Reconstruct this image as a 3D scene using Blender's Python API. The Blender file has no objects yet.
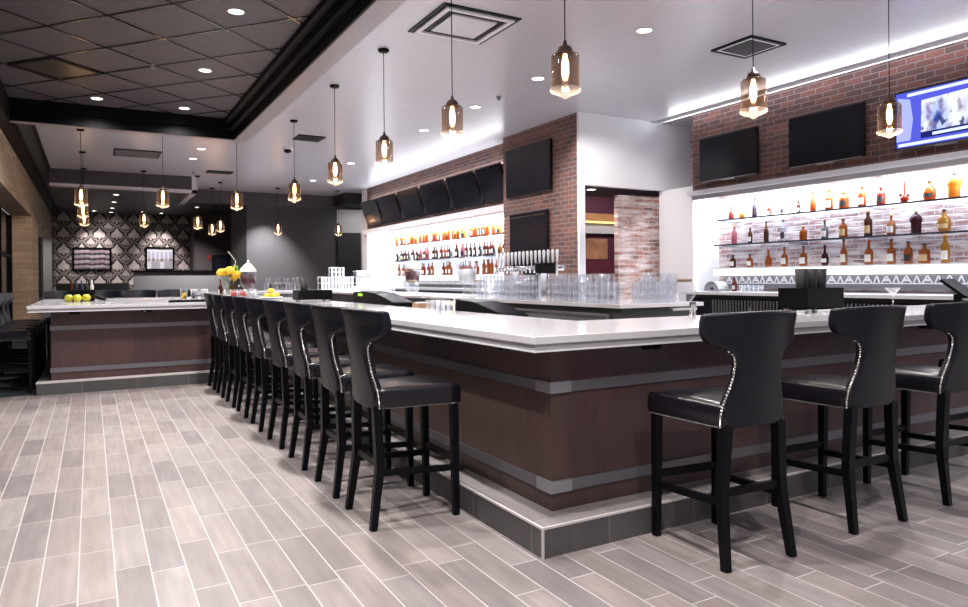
import bpy, bmesh, math, random
from mathutils import Vector, Matrix
random.seed(7)
PI = math.pi
SC = bpy.context.scene
COL = SC.collection
ORD = ('zeroth first second third fourth fifth sixth seventh eighth ninth tenth eleventh twelfth thirteenth fourteenth '
       'fifteenth sixteenth seventeenth eighteenth nineteenth twentieth').split()
for t_ in ('twenty', 'thirty', 'forty', 'fifty'):
    if t_ == 'thirty': ORD.append('thirtieth')
    if t_ == 'forty': ORD.append('fortieth')
    if t_ == 'fifty': ORD.append('fiftieth')
    ORD += [t_ + '-' + o for o in ORD[1:10]]

# ---------------------------------------------------------------- materials
def new_mat(name):
    m = bpy.data.materials.new(name); m.use_nodes = True
    nt = m.node_tree
    b = nt.nodes['Principled BSDF']
    return m, nt, b, nt.nodes['Material Output']

def mat(name, col, rough=.5, metal=0., spec=.5, emit=None, es=0., noise=0., nscale=(8, 8, 8), coat=0., bump=0.):
    m, nt, b, out = new_mat(name)
    b.inputs['Base Color'].default_value = (*col, 1)
    b.inputs['Roughness'].default_value = rough
    b.inputs['Metallic'].default_value = metal
    b.inputs['Specular IOR Level'].default_value = spec
    b.inputs['Coat Weight'].default_value = coat
    if emit:
        b.inputs['Emission Color'].default_value = (*emit, 1)
        b.inputs['Emission Strength'].default_value = es
    if noise or bump:
        tc = nt.nodes.new('ShaderNodeTexCoord'); mp = nt.nodes.new('ShaderNodeMapping'); mp.inputs['Scale'].default_value = nscale
        nz = nt.nodes.new('ShaderNodeTexNoise'); nz.inputs['Scale'].default_value = 1; nz.inputs['Detail'].default_value = 4
        nt.links.new(tc.outputs['Object'], mp.inputs[0]); nt.links.new(mp.outputs[0], nz.inputs['Vector'])
        if noise:
            r = nt.nodes.new('ShaderNodeMapRange'); r.inputs['From Min'].default_value = .3; r.inputs['From Max'].default_value = .7
            r.inputs['To Min'].default_value = 1 - noise; r.inputs['To Max'].default_value = 1 + noise
            mx = nt.nodes.new('ShaderNodeMix'); mx.data_type = 'RGBA'; mx.blend_type = 'MULTIPLY'; mx.inputs[0].default_value = 1
            mx.inputs[6].default_value = (*col, 1)
            nt.links.new(nz.outputs['Fac'], r.inputs['Value']); nt.links.new(r.outputs[0], mx.inputs[7]); nt.links.new(mx.outputs[2], b.inputs['Base Color'])
        if bump:
            bp = nt.nodes.new('ShaderNodeBump'); bp.inputs['Strength'].default_value = bump; bp.inputs['Distance'].default_value = .01
            nt.links.new(nz.outputs['Fac'], bp.inputs['Height']); nt.links.new(bp.outputs[0], b.inputs['Normal'])
    return m

class NG:
    """small node-graph helper for math on coordinates"""
    def __init__(s, nt): s.nt = nt
    def n(s, t, **k):
        x = s.nt.nodes.new(t)
        for a, v in k.items(): setattr(x, a, v)
        return x
    def put(s, sock, v):
        if hasattr(v, 'is_output'): s.nt.links.new(v, sock)
        else: sock.default_value = v
    def m(s, op, a, b=0., c=0.):
        x = s.n('ShaderNodeMath', operation=op)
        s.put(x.inputs[0], a); s.put(x.inputs[1], b); s.put(x.inputs[2], c)
        return x.outputs[0]
    def xyz(s, src='Object'):
        tc = s.n('ShaderNodeTexCoord'); sp = s.n('ShaderNodeSeparateXYZ'); s.nt.links.new(tc.outputs[src], sp.inputs[0])
        return sp.outputs
    def comb(s, x, y, z):
        c = s.n('ShaderNodeCombineXYZ')
        for i, v in enumerate((x, y, z)): s.put(c.inputs[i], v)
        return c.outputs[0]
    def mix(s, f, a, b, blend='MIX'):
        x = s.n('ShaderNodeMix', data_type='RGBA', blend_type=blend)
        s.put(x.inputs[0], f)
        for i, v in ((6, a), (7, b)):
            s.put(x.inputs[i], v if hasattr(v, 'is_output') else (*v, 1))
        return x.outputs[2]
    def ramp(s, v, a, b, lo=0., hi=1.):
        r = s.n('ShaderNodeMapRange'); s.put(r.inputs[0], v)
        for i, q in ((1, a), (2, b), (3, lo), (4, hi)): r.inputs[i].default_value = q
        return r.outputs[0]
    def noise(s, vec, scale=1., detail=3.):
        x = s.n('ShaderNodeTexNoise'); x.inputs['Scale'].default_value = scale; x.inputs['Detail'].default_value = detail
        s.nt.links.new(vec, x.inputs['Vector']); return x.outputs['Fac']
    def white(s, vec):
        x = s.n('ShaderNodeTexWhiteNoise', noise_dimensions='3D'); s.nt.links.new(vec, x.inputs['Vector']); return x.outputs['Value']

def plank_mat(name, w, L, ua, va, c1, c2, mortar, mw, rough, ang=0., off=None, warm=None):
    """planks: rows of width w along axis va, length L along axis ua (0,1,2)"""
    m, nt, b, out = new_mat(name); g = NG(nt); p = g.xyz()
    u, v = p[ua], p[va]
    if ang:
        ca, sa = math.cos(ang), math.sin(ang)
        u2 = g.m('ADD', g.m('MULTIPLY', p[ua], ca), g.m('MULTIPLY', p[va], sa))
        v2 = g.m('SUBTRACT', g.m('MULTIPLY', p[va], ca), g.m('MULTIPLY', p[ua], sa))
        u, v = u2, v2
    if off: u = g.m('ADD', u, off[0]); v = g.m('ADD', v, off[1])
    vr = g.m('DIVIDE', v, w); row = g.m('FLOOR', vr)
    sh = g.white(g.comb(row, 3.7, .5)) if L[1] else 0.
    ur = g.m('ADD', g.m('DIVIDE', u, L[0]), sh); colm = g.m('FLOOR', ur)
    fv = g.m('FRACT', vr); fu = g.m('FRACT', ur)
    dv = g.m('MULTIPLY', g.m('MINIMUM', fv, g.m('SUBTRACT', 1., fv)), w)
    du = g.m('MULTIPLY', g.m('MINIMUM', fu, g.m('SUBTRACT', 1., fu)), L[0])
    d = g.m('MINIMUM', dv, du)
    k = g.ramp(d, mw * .6, mw * 1.2)
    rnd = g.white(g.comb(row, colm, 1.3)); rnd2 = g.white(g.comb(row, colm, 8.1))
    sv = g.m('ADD', g.m('MULTIPLY', v, 30.), g.m('MULTIPLY', rnd, 40.))
    grain = g.noise(g.comb(g.m('MULTIPLY', u, 2.2), sv, rnd), 1., 5.)
    blot = g.noise(g.comb(g.m('MULTIPLY', u, 3.), g.m('MULTIPLY', v, 9.), rnd2), 1., 2.)
    c = g.mix(rnd, c1, c2)
    if warm: c = g.mix(g.m('MULTIPLY', rnd2, .6), c, warm)
    c = g.mix(1., c, g.comb(*[g.ramp(grain, .3, .7, .88, 1.10)] * 3), 'MULTIPLY')
    c = g.mix(1., c, g.comb(*[g.ramp(blot, .3, .7, .88, 1.1)] * 3), 'MULTIPLY')
    c = g.mix(k, mortar, c)
    nt.links.new(c, b.inputs['Base Color'])
    b.inputs['Roughness'].default_value = rough
    bp = g.n('ShaderNodeBump'); bp.inputs['Strength'].default_value = .25; bp.inputs['Distance'].default_value = .004
    nt.links.new(k, bp.inputs['Height']); nt.links.new(bp.outputs[0], b.inputs['Normal'])
    return m

def brick_mat(name, ua, c1, c2, mortar, bw=.22, bh=.075, white=.0):
    m, nt, b, out = new_mat(name); g = NG(nt); p = g.xyz(); u, v = p[ua], p[2]
    vr = g.m('DIVIDE', v, bh); row = g.m('FLOOR', vr)
    sh = g.m('MULTIPLY', g.m('MODULO', row, 2.), .5)
    ur = g.m('ADD', g.m('DIVIDE', u, bw), sh); colm = g.m('FLOOR', ur)
    fv = g.m('FRACT', vr); fu = g.m('FRACT', ur)
    d = g.m('MINIMUM', g.m('MULTIPLY', g.m('MINIMUM', fv, g.m('SUBTRACT', 1., fv)), bh), g.m('MULTIPLY', g.m('MINIMUM', fu, g.m('SUBTRACT', 1., fu)), bw))
    wob = g.noise(g.comb(g.m('MULTIPLY', u, 30.), g.m('MULTIPLY', v, 30.), 0.), 1., 3.)
    d = g.m('ADD', d, g.m('MULTIPLY', g.m('SUBTRACT', wob, .5), .008))
    k = g.ramp(d, .003, .009)
    rnd = g.white(g.comb(row, colm, 2.2)); rnd2 = g.white(g.comb(row, colm, 5.9))
    big = g.noise(g.comb(g.m('MULTIPLY', u, 1.7), g.m('MULTIPLY', v, 1.7), 4.), 1., 3.)
    c = g.mix(rnd, c1, c2)
    c = g.mix(g.ramp(g.m('ADD', g.m('MULTIPLY', big, .7), g.m('MULTIPLY', rnd2, .5)), .55, .95, 0., .75), c, (.10, .075, .075))
    spk = g.noise(g.comb(g.m('MULTIPLY', u, 60.), g.m('MULTIPLY', v, 60.), 2.), 1., 2.)
    c = g.mix(1., c, g.comb(*[g.ramp(spk, .3, .7, .75, 1.2)] * 3), 'MULTIPLY')
    if white:
        wn = g.noise(g.comb(g.m('MULTIPLY', u, 3.), g.m('MULTIPLY', v, 14.), 7.), 1., 3.)
        c = g.mix(g.ramp(wn, .4, .65, 0., white), c, (.75, .70, .70))
    c = g.mix(k, mortar, c)
    nt.links.new(c, b.inputs['Base Color']); b.inputs['Roughness'].default_value = .85
    bp = g.n('ShaderNodeBump'); bp.inputs['Strength'].default_value = .6; bp.inputs['Distance'].default_value = .01
    nt.links.new(k, bp.inputs['Height']); nt.links.new(bp.outputs[0], b.inputs['Normal'])
    return m

def thin_glass(name, tint=(.93, .95, .97), body=(.9, .92, .95), edge=.65, base=.06, rough=.05):
    m, nt, b, out = new_mat(name); nt.nodes.remove(b); g = NG(nt)
    tr = g.n('ShaderNodeBsdfTransparent'); tr.inputs[0].default_value = (*tint, 1)
    gl = g.n('ShaderNodeBsdfGlossy'); gl.inputs['Roughness'].default_value = rough; gl.inputs[0].default_value = (1, 1, 1, 1)
    df = g.n('ShaderNodeBsdfTranslucent'); df.inputs[0].default_value = (*body, 1)
    m1 = g.n('ShaderNodeMixShader'); m1.inputs[0].default_value = .45
    nt.links.new(gl.outputs[0], m1.inputs[1]); nt.links.new(df.outputs[0], m1.inputs[2])
    lw = g.n('ShaderNodeLayerWeight'); lw.inputs[0].default_value = .35
    f = g.ramp(g.m('POWER', lw.outputs['Facing'], 1.6), 0., 1., base, edge)
    m2 = g.n('ShaderNodeMixShader'); nt.links.new(f, m2.inputs[0])
    nt.links.new(tr.outputs[0], m2.inputs[1]); nt.links.new(m1.outputs[0], m2.inputs[2])
    nt.links.new(m2.outputs[0], out.inputs[0])
    return m

def liquid(name, col, dens=.55):
    """coloured bottle: coloured see-through glass plus some body colour"""
    m, nt, b, out = new_mat(name); g = NG(nt)
    b.inputs['Base Color'].default_value = (*[c * .7 for c in col], 1); b.inputs['Roughness'].default_value = .12
    tr = g.n('ShaderNodeBsdfTransparent'); tr.inputs[0].default_value = (*[min(1, c ** .95) for c in col], 1)
    tl = g.n('ShaderNodeBsdfTranslucent'); tl.inputs[0].default_value = (*[min(1, c) for c in col], 1)
    a = g.n('ShaderNodeMixShader'); a.inputs[0].default_value = .36
    nt.links.new(b.outputs[0], a.inputs[1]); nt.links.new(tl.outputs[0], a.inputs[2])
    mx = g.n('ShaderNodeMixShader'); mx.inputs[0].default_value = dens
    nt.links.new(tr.outputs[0], mx.inputs[1]); nt.links.new(a.outputs[0], mx.inputs[2]); nt.links.new(mx.outputs[0], out.inputs[0])
    return m

def emis(name, col, s):
    m, nt, b, out = new_mat(name); nt.nodes.remove(b)
    e = nt.nodes.new('ShaderNodeEmission'); e.inputs[0].default_value = (*col, 1); e.inputs[1].default_value = s
    nt.links.new(e.outputs[0], out.inputs[0]); return m

M = {}
M['floor'] = plank_mat('tile_floor', .148, (.62, 1), 1, 0, (.190, .165, .170), (.335, .296, .292), (.54, .50, .50), .0034, .36, off=(.3, .059), warm=(.325, .268, .25))
M['plinth'] = plank_mat('tile_plinth', .4, (.6, 0), 1, 0, (.075, .068, .070), (.105, .096, .097), (.26, .24, .24), .002, .45, off=(.1, .12))  # side tiles darker than the caps, stool shadows put into the colour
M['plinth_x'] = plank_mat('tile_plinth_shaded_x', .4, (.6, 0), 0, 1, (.075, .068, .070), (.105, .096, .097), (.26, .24, .24), .002, .45, off=(.1, .12))  # same stool shade in the colour, for the short side and far wing
M['grout'] = mat('grout', (.62, .58, .57), .6)
M['carpet'] = mat('carpet', (.012, .018, .024), .95, noise=.5, nscale=(20, 20, 20))
M['tile_ceil'] = plank_mat('ceiling_tile', .905, (.79, 0), 0, 1, (.060, .050, .056), (.068, .056, .062), (.006, .005, .006), .017, .5, ang=math.radians(41), off=(-.248, -.041))
M['black'] = mat('black_paint', (.0018, .0018, .003), .45, spec=.12)
M['black_soft'] = mat('black_matt', (.009, .009, .010), .6)
M['dark_soffit'] = mat('dark_soffit', (.045, .038, .05), .55)
M['dark_ceil'] = mat('dark_ceiling', (.035, .026, .026), .5)
M['grey_wall'] = mat('grey_wall', (.13, .128, .142), .7, noise=.04)
M['lgrey_wall'] = mat('light_grey_wall', (.40, .385, .40), .7)
M['dgrey_wall'] = mat('dark_grey_wall', (.055, .055, .06), .7)
M['dbrown_wall'] = mat('dark_brown_wall', (.060, .045, .047), .65)
M['white'] = mat('white_paint', (.89, .89, .92), .6)
M['white_trim'] = mat('white_trim', (.82, .82, .86), .4)
M['wood_header'] = plank_mat('wood_header', .14, (1.5, 1), 1, 2, (.26, .185, .115), (.36, .27, .18), (.06, .04, .03), .003, .65)
M['wood_post_lit'] = plank_mat('wood_post_lit', .14, (.9, 1), 0, 2, (.40, .265, .16), (.52, .37, .24), (.08, .05, .04), .003, .65)  # lighter copy of the header wood; warm light on the post painted in
M['brick_y'] = brick_mat('brick_side', 1, (.235, .098, .072), (.115, .058, .052), (.25, .215, .21))
M['brick_x'] = brick_mat('brick_column', 0, (.34, .15, .11), (.27, .12, .10), (.48, .42, .41), white=.7)
M['brick_n'] = brick_mat('brick_niche', 1, (.26, .13, .125), (.30, .19, .19), (.50, .46, .48), white=.75)
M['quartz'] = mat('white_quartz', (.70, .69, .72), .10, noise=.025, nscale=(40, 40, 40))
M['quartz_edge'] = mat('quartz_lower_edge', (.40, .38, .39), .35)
M['bar_wood_y'] = plank_mat('bar_veneer_long', .46, (3., 0), 2, 1, (.066, .036, .033), (.105, .064, .054), (.05, .03, .028), .001, .4)
M['bar_wood_x'] = plank_mat('bar_veneer_short', .46, (3., 0), 2, 0, (.066, .033, .034), (.088, .046, .046), (.05, .03, .028), .001, .4)
M['band'] = mat('steel_band', (.20, .19, .21), .45, .6)
M['plate'] = mat('steel_corner', (.38, .37, .40), .4, .7)
M['steel'] = mat('brushed_steel', (.55, .55, .57), .3, .9)
M['chrome'] = mat('chrome', (.85, .85, .87), .12, 1.)
M['leather'] = mat('black_leather', (.006, .006, .0125), .36, spec=.34, bump=.05, nscale=(50, 50, 50))
M['seatleather'] = mat('seat_leather', (.006, .005, .0085), .27, spec=.5, bump=.05, nscale=(30, 30, 30))
M['ebony'] = mat('ebony_wood', (.002, .002, .0035), .42, spec=.16)
M['nail'] = mat('nailhead_metal', (.85, .83, .80), .25, 1.)
M['screen'] = mat('dark_screen', (.010, .010, .016), .18, spec=.22)
M['bezel'] = mat('bezel', (.006, .006, .008), .35)
M['amber_shade'] = thin_glass('smoke_amber_glass', (.56, .475, .43), (.16, .12, .10), .60, .06, .04)
M['clear_glass'] = thin_glass('clear_glass')
M['clear_bright'] = thin_glass('bright_clear_glass', (.94, .95, .97), (1., 1., 1.), .75, .05)
M['bulb'] = emis('filament', (1., .66, .34), 14.)
M['bulb_far'] = M['bulb']
M['bronze'] = mat('bronze_cap', (.045, .026, .018), .35, .5)
M['lens'] = emis('can_lens', (1., .93, .84), 9.)
M['cantrim'] = mat('can_trim', (.55, .52, .5), .4)
M['diff_white'] = mat('diffuser_white', (.70, .71, .75), .3)
M['lightbox'] = emis('lit_ledge', (.96, .97, 1.), 1.6)
M['led'] = emis('led_strip', (.93, .94, 1.), 2.2)
M['shelf_glass'] = thin_glass('shelf_glass', (.75, .78, .82), (.6, .65, .7), .5, .15)
M['shelf_edge'] = mat('shelf_edge', (.03, .035, .05), .3)
M['pipe'] = mat('grey_panel', (.23, .23, .26), .5)
M['label'] = mat('label_white', (.75, .72, .66), .6)
M['label_k'] = mat('label_black', (.02, .018, .018), .5)
M['label_t'] = mat('label_tan', (.55, .38, .2), .6)
M['cap'] = mat('cap_black', (.015, .012, .012), .4)
M['cap_r'] = mat('cap_red', (.4, .03, .02), .4)
M['cap_g'] = mat('cap_gold', (.6, .42, .15), .3, .8)
for nm, c in dict(amber=(.50, .15, .03), dark=(.16, .05, .02), red=(.36, .05, .03), gold=(.58, .30, .05), clearb=(.80, .82, .84), blue=(.10, .11, .20), wine=(.10, .015, .03),
                  orange=(.50, .155, .03), grey=(.30, .29, .33), green=(.25, .40, .12), pink=(.75, .30, .36)).items():
    M['l_' + nm] = liquid('liquor_' + nm, c, .74 if nm not in ('clearb',) else .3)
M['lemon'] = mat('lemon_skin', (.85, .55, .03), .45)
M['apple'] = mat('green_apple', (.52, .50, .03), .4)
M['cherry'] = mat('cherry_red', (.55, .03, .025), .35)
M['petal'] = mat('yellow_petal', (.90, .55, .04), .6)
M['stem'] = mat('plant_stem', (.16, .30, .05), .6)
M['berry'] = mat('dark_berry', (.05, .012, .018), .4)
M['cream'] = mat('cream_garnish', (.75, .72, .68), .5)
M['purple'] = mat('purple_olive', (.12, .09, .16), .4)
M['kraft'] = mat('kraft_board', (.45, .27, .16), .8)
M['greenled'] = emis('green_display', (.55, .9, .12), 1.1)
M['maroon'] = mat('maroon', (.10, .008, .022), .7)
M['maroon_d'] = mat('dark_maroon', (.06, .008, .028), .7)
M['oak'] = mat('warm_wood', (.34, .16, .06), .5, noise=.3, nscale=(3, 3, 20))
M['art'] = mat('brown_art', (.30, .14, .07), .6, noise=.5, nscale=(3, 3, 3))
M['navy'] = mat('night_glass', (.006, .010, .022), .08)
M['white_lid'] = mat('lid_wood', (.25, .17, .10), .6)
M['rack_plastic'] = mat('rack_plastic', (.72, .72, .75), .5)
M['white_lid2'] = mat('grey_lid', (.42, .42, .46), .35)
M['red'] = mat('alarm_red', (.4, .02, .02), .4)

def damask():
    m, nt, b, out = new_mat('damask_wallpaper'); g = NG(nt); p = g.xyz()
    u = g.m('DIVIDE', p[0], .60); vv = g.m('DIVIDE', g.m('ADD', p[2], .2), .62)
    def spade(du, dv, sc):
        a = g.m('MULTIPLY', g.m('ABSOLUTE', g.m('SUBTRACT', g.m('FRACT', g.m('ADD', u, du)), .5)), 1. / sc); c = g.m('MULTIPLY', g.m('SUBTRACT', g.m('FRACT', g.m('ADD', vv, dv)), .5), 1. / sc)
        dx = g.m('SUBTRACT', a, .15); dy = g.m('ADD', c, .08)
        lobe = g.m('LESS_THAN', g.m('ADD', g.m('MULTIPLY', dx, dx), g.m('MULTIPLY', dy, dy)), .0256)
        w = g.m('MULTIPLY', g.m('POWER', g.m('MAXIMUM', g.m('DIVIDE', g.m('SUBTRACT', .38, c), .44), 0.), 1.15), .29)
        tri = g.m('MULTIPLY', g.m('LESS_THAN', a, w), g.m('GREATER_THAN', c, -.06))
        st = g.m('MULTIPLY', g.m('LESS_THAN', a, .05), g.m('MULTIPLY', g.m('GREATER_THAN', c, -.34), g.m('LESS_THAN', c, 0.)))
        return g.m('MAXIMUM', g.m('MAXIMUM', lobe, tri), st), a, c
    s1, a, c = spade(0., 0., 1.05); s2, a2, c2 = spade(.5, .5, .72)
    d1 = g.m('ADD', g.m('MULTIPLY', a, a), g.m('MULTIPLY', c, c)); d2 = g.m('ADD', g.m('MULTIPLY', a2, a2), g.m('MULTIPLY', c2, c2))
    rg = g.m('MAXIMUM', g.m('LESS_THAN', g.m('ABSOLUTE', g.m('SUBTRACT', d1, .19)), .022), g.m('LESS_THAN', g.m('ABSOLUTE', g.m('SUBTRACT', d2, .24)), .03))
    k = g.m('MAXIMUM', g.m('MAXIMUM', s1, g.m('MULTIPLY', s2, .7)), g.m('MULTIPLY', rg, .5))
    c = g.mix(k, (.026, .018, .020), (.58, .50, .49))
    nt.links.new(c, b.inputs['Base Color']); b.inputs['Roughness'].default_value = .6
    return m
M['damask'] = damask()

def ceiling_white():
    m, nt, b, out = new_mat('white_ceiling'); g = NG(nt); p = g.xyz()
    a = g.noise(g.comb(g.m('MULTIPLY', p[0], 2.), g.m('MULTIPLY', p[1], 60.), 0.), 1., 2.)
    c2 = g.noise(g.comb(g.m('MULTIPLY', p[0], 60.), g.m('MULTIPLY', p[1], 2.), 3.), 1., 2.)
    s = g.ramp(g.m('ADD', a, c2), .7, 1.3, .93, 1.05)
    c = g.mix(1., (.60, .59, .645), g.comb(s, s, s), 'MULTIPLY')
    nt.links.new(c, b.inputs['Base Color']); b.inputs['Roughness'].default_value = .27; b.inputs['Specular IOR Level'].default_value = .6
    return m
M['ceil'] = ceiling_white()
M['beam'] = mat('beam_shade_tone', (.30, .275, .285), .35)  # darker warm tone puts the shade on the beam's underside into its colour

# ---------------------------------------------------------------- mesh building
class MB:
    def __init__(s): s.v = []; s.f = []; s.mi = []; s.sm = []
    def add(s, vs, fs, mi=0, smooth=False):
        o = len(s.v); s.v += [tuple(q) for q in vs]
        for f in fs: s.f.append(tuple(o + i for i in f)); s.mi.append(mi); s.sm.append(smooth)
        return s
    def box(s, x0, x1, y0, y1, z0, z1, mi=0):
        vs = [(x0, y0, z0), (x1, y0, z0), (x1, y1, z0), (x0, y1, z0), (x0, y0, z1), (x1, y0, z1), (x1, y1, z1), (x0, y1, z1)]
        return s.add(vs, [(0, 3, 2, 1), (4, 5, 6, 7), (0, 1, 5, 4), (1, 2, 6, 5), (2, 3, 7, 6), (3, 0, 4, 7)], mi)
    def prism(s, poly, z0, z1, mi=0):
        n = len(poly)
        vs = [(x, y, z0) for x, y in poly] + [(x, y, z1) for x, y in poly]
        fs = [tuple(range(n))[::-1], tuple(range(n, 2 * n))] + [(i, (i + 1) % n, n + (i + 1) % n, n + i) for i in range(n)]
        return s.add(vs, fs, mi)
    def beam(s, a, b, wa, wb=None, da=None, db=None, mi=0, up=(0, 0, 1)):
        """tapered square bar a->b, width w, depth d"""
        a, b = Vector(a), Vector(b); wb = wb or wa; da = da or wa; db = db or (da if wb == wa else wb)
        d = (b - a).normalized(); u = Vector(up)
        if abs(d.dot(u)) > .95: u = Vector((0, 1, 0))
        x = d.cross(u).normalized(); y = x.cross(d).normalized()
        vs = []
        for p, w, h in ((a, wa, da), (b, wb, db)):
            for sx, sy in ((-1, -1), (1, -1), (1, 1), (-1, 1)): vs.append(p + x * sx * w / 2 + y * sy * h / 2)
        return s.add(vs, [(0, 1, 2, 3), (7, 6, 5, 4), (0, 4, 5, 1), (1, 5, 6, 2), (2, 6, 7, 3), (3, 7, 4, 0)], mi)
    def tube(s, pts, r, seg=8, mi=0, caps=True):
        pts = [Vector(p) for p in pts]; rs = r if isinstance(r, (list, tuple)) else [r] * len(pts)
        vs, fs = [], []; prev = None
        for i, p in enumerate(pts):
            d = (pts[min(i + 1, len(pts) - 1)] - pts[max(i - 1, 0)]).normalized()
            u = Vector((0, 0, 1)) if abs(d.z) < .9 else Vector((1, 0, 0))
            x = d.cross(u).normalized() if prev is None else (prev - d * prev.dot(d)).normalized()
            prev = x; y = d.cross(x)
            for k in range(seg):
                a = 2 * PI * k / seg; vs.append(p + (x * math.cos(a) + y * math.sin(a)) * rs[i])
        n = len(pts)
        for i in range(n - 1):
            for k in range(seg):
                k2 = (k + 1) % seg; fs.append((i * seg + k, i * seg + k2, (i + 1) * seg + k2, (i + 1) * seg + k))
        if caps: fs += [tuple(range(seg))[::-1], tuple((n - 1) * seg + k for k in range(seg))]
        return s.add(vs, fs, mi, True)
    def lathe(s, prof, seg=16, c=(0, 0, 0), mi=0, sx=1., sy=1., smooth=True):
        """prof: (r, z) list; r=0 closes"""
        vs, fs, rings = [], [], []
        for r, z in prof:
            if r <= 1e-6: rings.append([len(vs)]); vs.append((c[0], c[1], c[2] + z))
            else:
                rings.append(list(range(len(vs), len(vs) + seg)))
                for k in range(seg):
                    a = 2 * PI * (k + .5) / seg; vs.append((c[0] + r * sx * math.cos(a), c[1] + r * sy * math.sin(a), c[2] + z))
        for A, B in zip(rings, rings[1:]):
            for k in range(seg):
                k2 = (k + 1) % seg
                if len(A) == 1 and len(B) == 1: continue
                if len(A) == 1: fs.append((A[0], B[k2], B[k]))
                elif len(B) == 1: fs.append((A[k], A[k2], B[0]))
                else: fs.append((A[k], A[k2], B[k2], B[k]))
        return s.add(vs, fs, mi, smooth)
    def ball(s, c, r, seg=10, rings=6, mi=0, sz=1., sx=1., sy=1.):
        pr = [(r * math.sin(PI * i / rings), -r * sz * math.cos(PI * i / rings)) for i in range(rings + 1)]
        pr[0] = (0, pr[0][1]); pr[-1] = (0, pr[-1][1])
        return s.lathe(pr, seg, c, mi, sx, sy)
    def build(s, name, mats, parent=None, loc=None, bevel=0., sub=0):
        me = bpy.data.meshes.new(name); me.from_pydata(s.v, [], s.f)
        for m in (mats if isinstance(mats, (list, tuple)) else [mats]): me.materials.append(M[m] if isinstance(m, str) else m)
        for p, i, sm in zip(me.polygons, s.mi, s.sm): p.material_index = i; p.use_smooth = sm
        me.update()
        if bevel:
            bm = bmesh.new(); bm.from_mesh(me)
            bmesh.ops.bevel(bm, geom=list(bm.edges), offset=bevel, segments=2, affect='EDGES', profile=.6)
            bm.to_mesh(me); bm.free()
        o = bpy.data.objects.new(name, me); COL.objects.link(o)
        if parent: o.parent = parent
        if loc: o.location = loc
        if sub:
            md = o.modifiers.new('s', 'SUBSURF'); md.levels = sub; md.render_levels = sub
        return o

def box(name, m, x0, x1, y0, y1, z0, z1, parent=None, bevel=0., label=None):
    o = MB().box(x0, x1, y0, y1, z0, z1).build(name, m, parent, bevel=bevel)
    if label: o['label'] = label
    return o
def struct(o, label=None):
    o['kind'] = 'structure'
    if label: o['label'] = label
    return o
def tag(o, label, cat, group=None):
    o['label'] = label; o['category'] = cat
    if group: o['group'] = group
    return o
def thing(name, label, cat, loc=(0, 0, 0), rz=0., group=None):
    o = bpy.data.objects.new(name, None); COL.objects.link(o); o.location = loc; o.rotation_euler = (0, 0, rz)
    o.empty_display_size = .1
    return tag(o, label, cat, group)
def dup(root, loc, rz=None, label=None, group=None):
    r = root.copy(); COL.objects.link(r); r.location = loc
    if rz is not None: r.rotation_euler = (0, 0, rz)
    if label: r['label'] = label
    if group: r['group'] = group
    for ch in list(root.children):
        c = ch.copy(); COL.objects.link(c); c.parent = r
        for gch in list(ch.children):
            d = gch.copy(); COL.objects.link(d); d.parent = c
    return r

# ---------------------------------------------------------------- room shell
S = struct
ZC = 4.0
S(box('floor', 'floor', -4, 9.9, -4, 9.95, -.1, 0))
S(box('floor_bar', 'floor', 2.0, 9.9, 9.95, 20.5, -.1, 0))
S(MB().box(-4, 2.0, 9.95, 31.5, -.1, 0).box(2.0, 12, 20.5, 31.5, -.1, 0).build('floor_carpet', 'carpet'))
S(box('floor_lounge', 'carpet', 6.8, 14, 9.951, 14, -.1, -.001))
S(MB().box(2.53, 9.9, -4, 8.9, ZC, 4.1).box(2.53, 9.9, 8.9, 22.0, ZC, 4.1).box(-.83, 2.53, 13.42, 22.0, ZC, 4.1).build('ceiling', 'ceil'))
S(box('ceiling_tray', 'tile_ceil', -1.27, 2.29, -4, 13.25, 4.25, 4.35))
gb = MB(); ca, sa = math.cos(math.radians(41)), math.sin(math.radians(41))
def clip(p, d, x0, x1, y0, y1):
    t0, t1 = -60., 60.
    for o_, dd, a, c in ((p[0], d[0], x0, x1), (p[1], d[1], y0, y1)):
        ta, tb = (a - o_) / dd, (c - o_) / dd
        t0, t1 = max(t0, min(ta, tb)), min(t1, max(ta, tb))
    return (t0, t1) if t1 > t0 else None
for k in range(-30, 40):
    for (du, dv, step, off) in ((1, 0, .905, -.041), (0, 1, .79, -.248)):
        c_ = k * step - off
        p_ = (-sa * c_, ca * c_) if du else (ca * c_, sa * c_); d_ = (ca, sa) if du else (-sa, ca)
        tt = clip(p_, d_, -1.09, 2.09, -3.9, 13.12)
        if tt: gb.beam((p_[0] + d_[0] * tt[0], p_[1] + d_[1] * tt[0], 4.247), (p_[0] + d_[0] * tt[1], p_[1] + d_[1] * tt[1], 4.247), .026, None, .012)
S(gb.build('ceiling_grid', mat('grid_metal', (.02, .019, .021), .2, spec=.8)))
S(MB().box(-1.3, 12, 22.0, 31.5, ZC, 4.1).build('ceiling_rear', 'dark_ceil'))
S(MB().box(2.29, 2.53, -4, 13.42, 3.9, 4.35).box(-1.1, 2.29, 13.25, 13.42, 3.9, 4.35).build('ceiling_beam', 'beam'))
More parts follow.
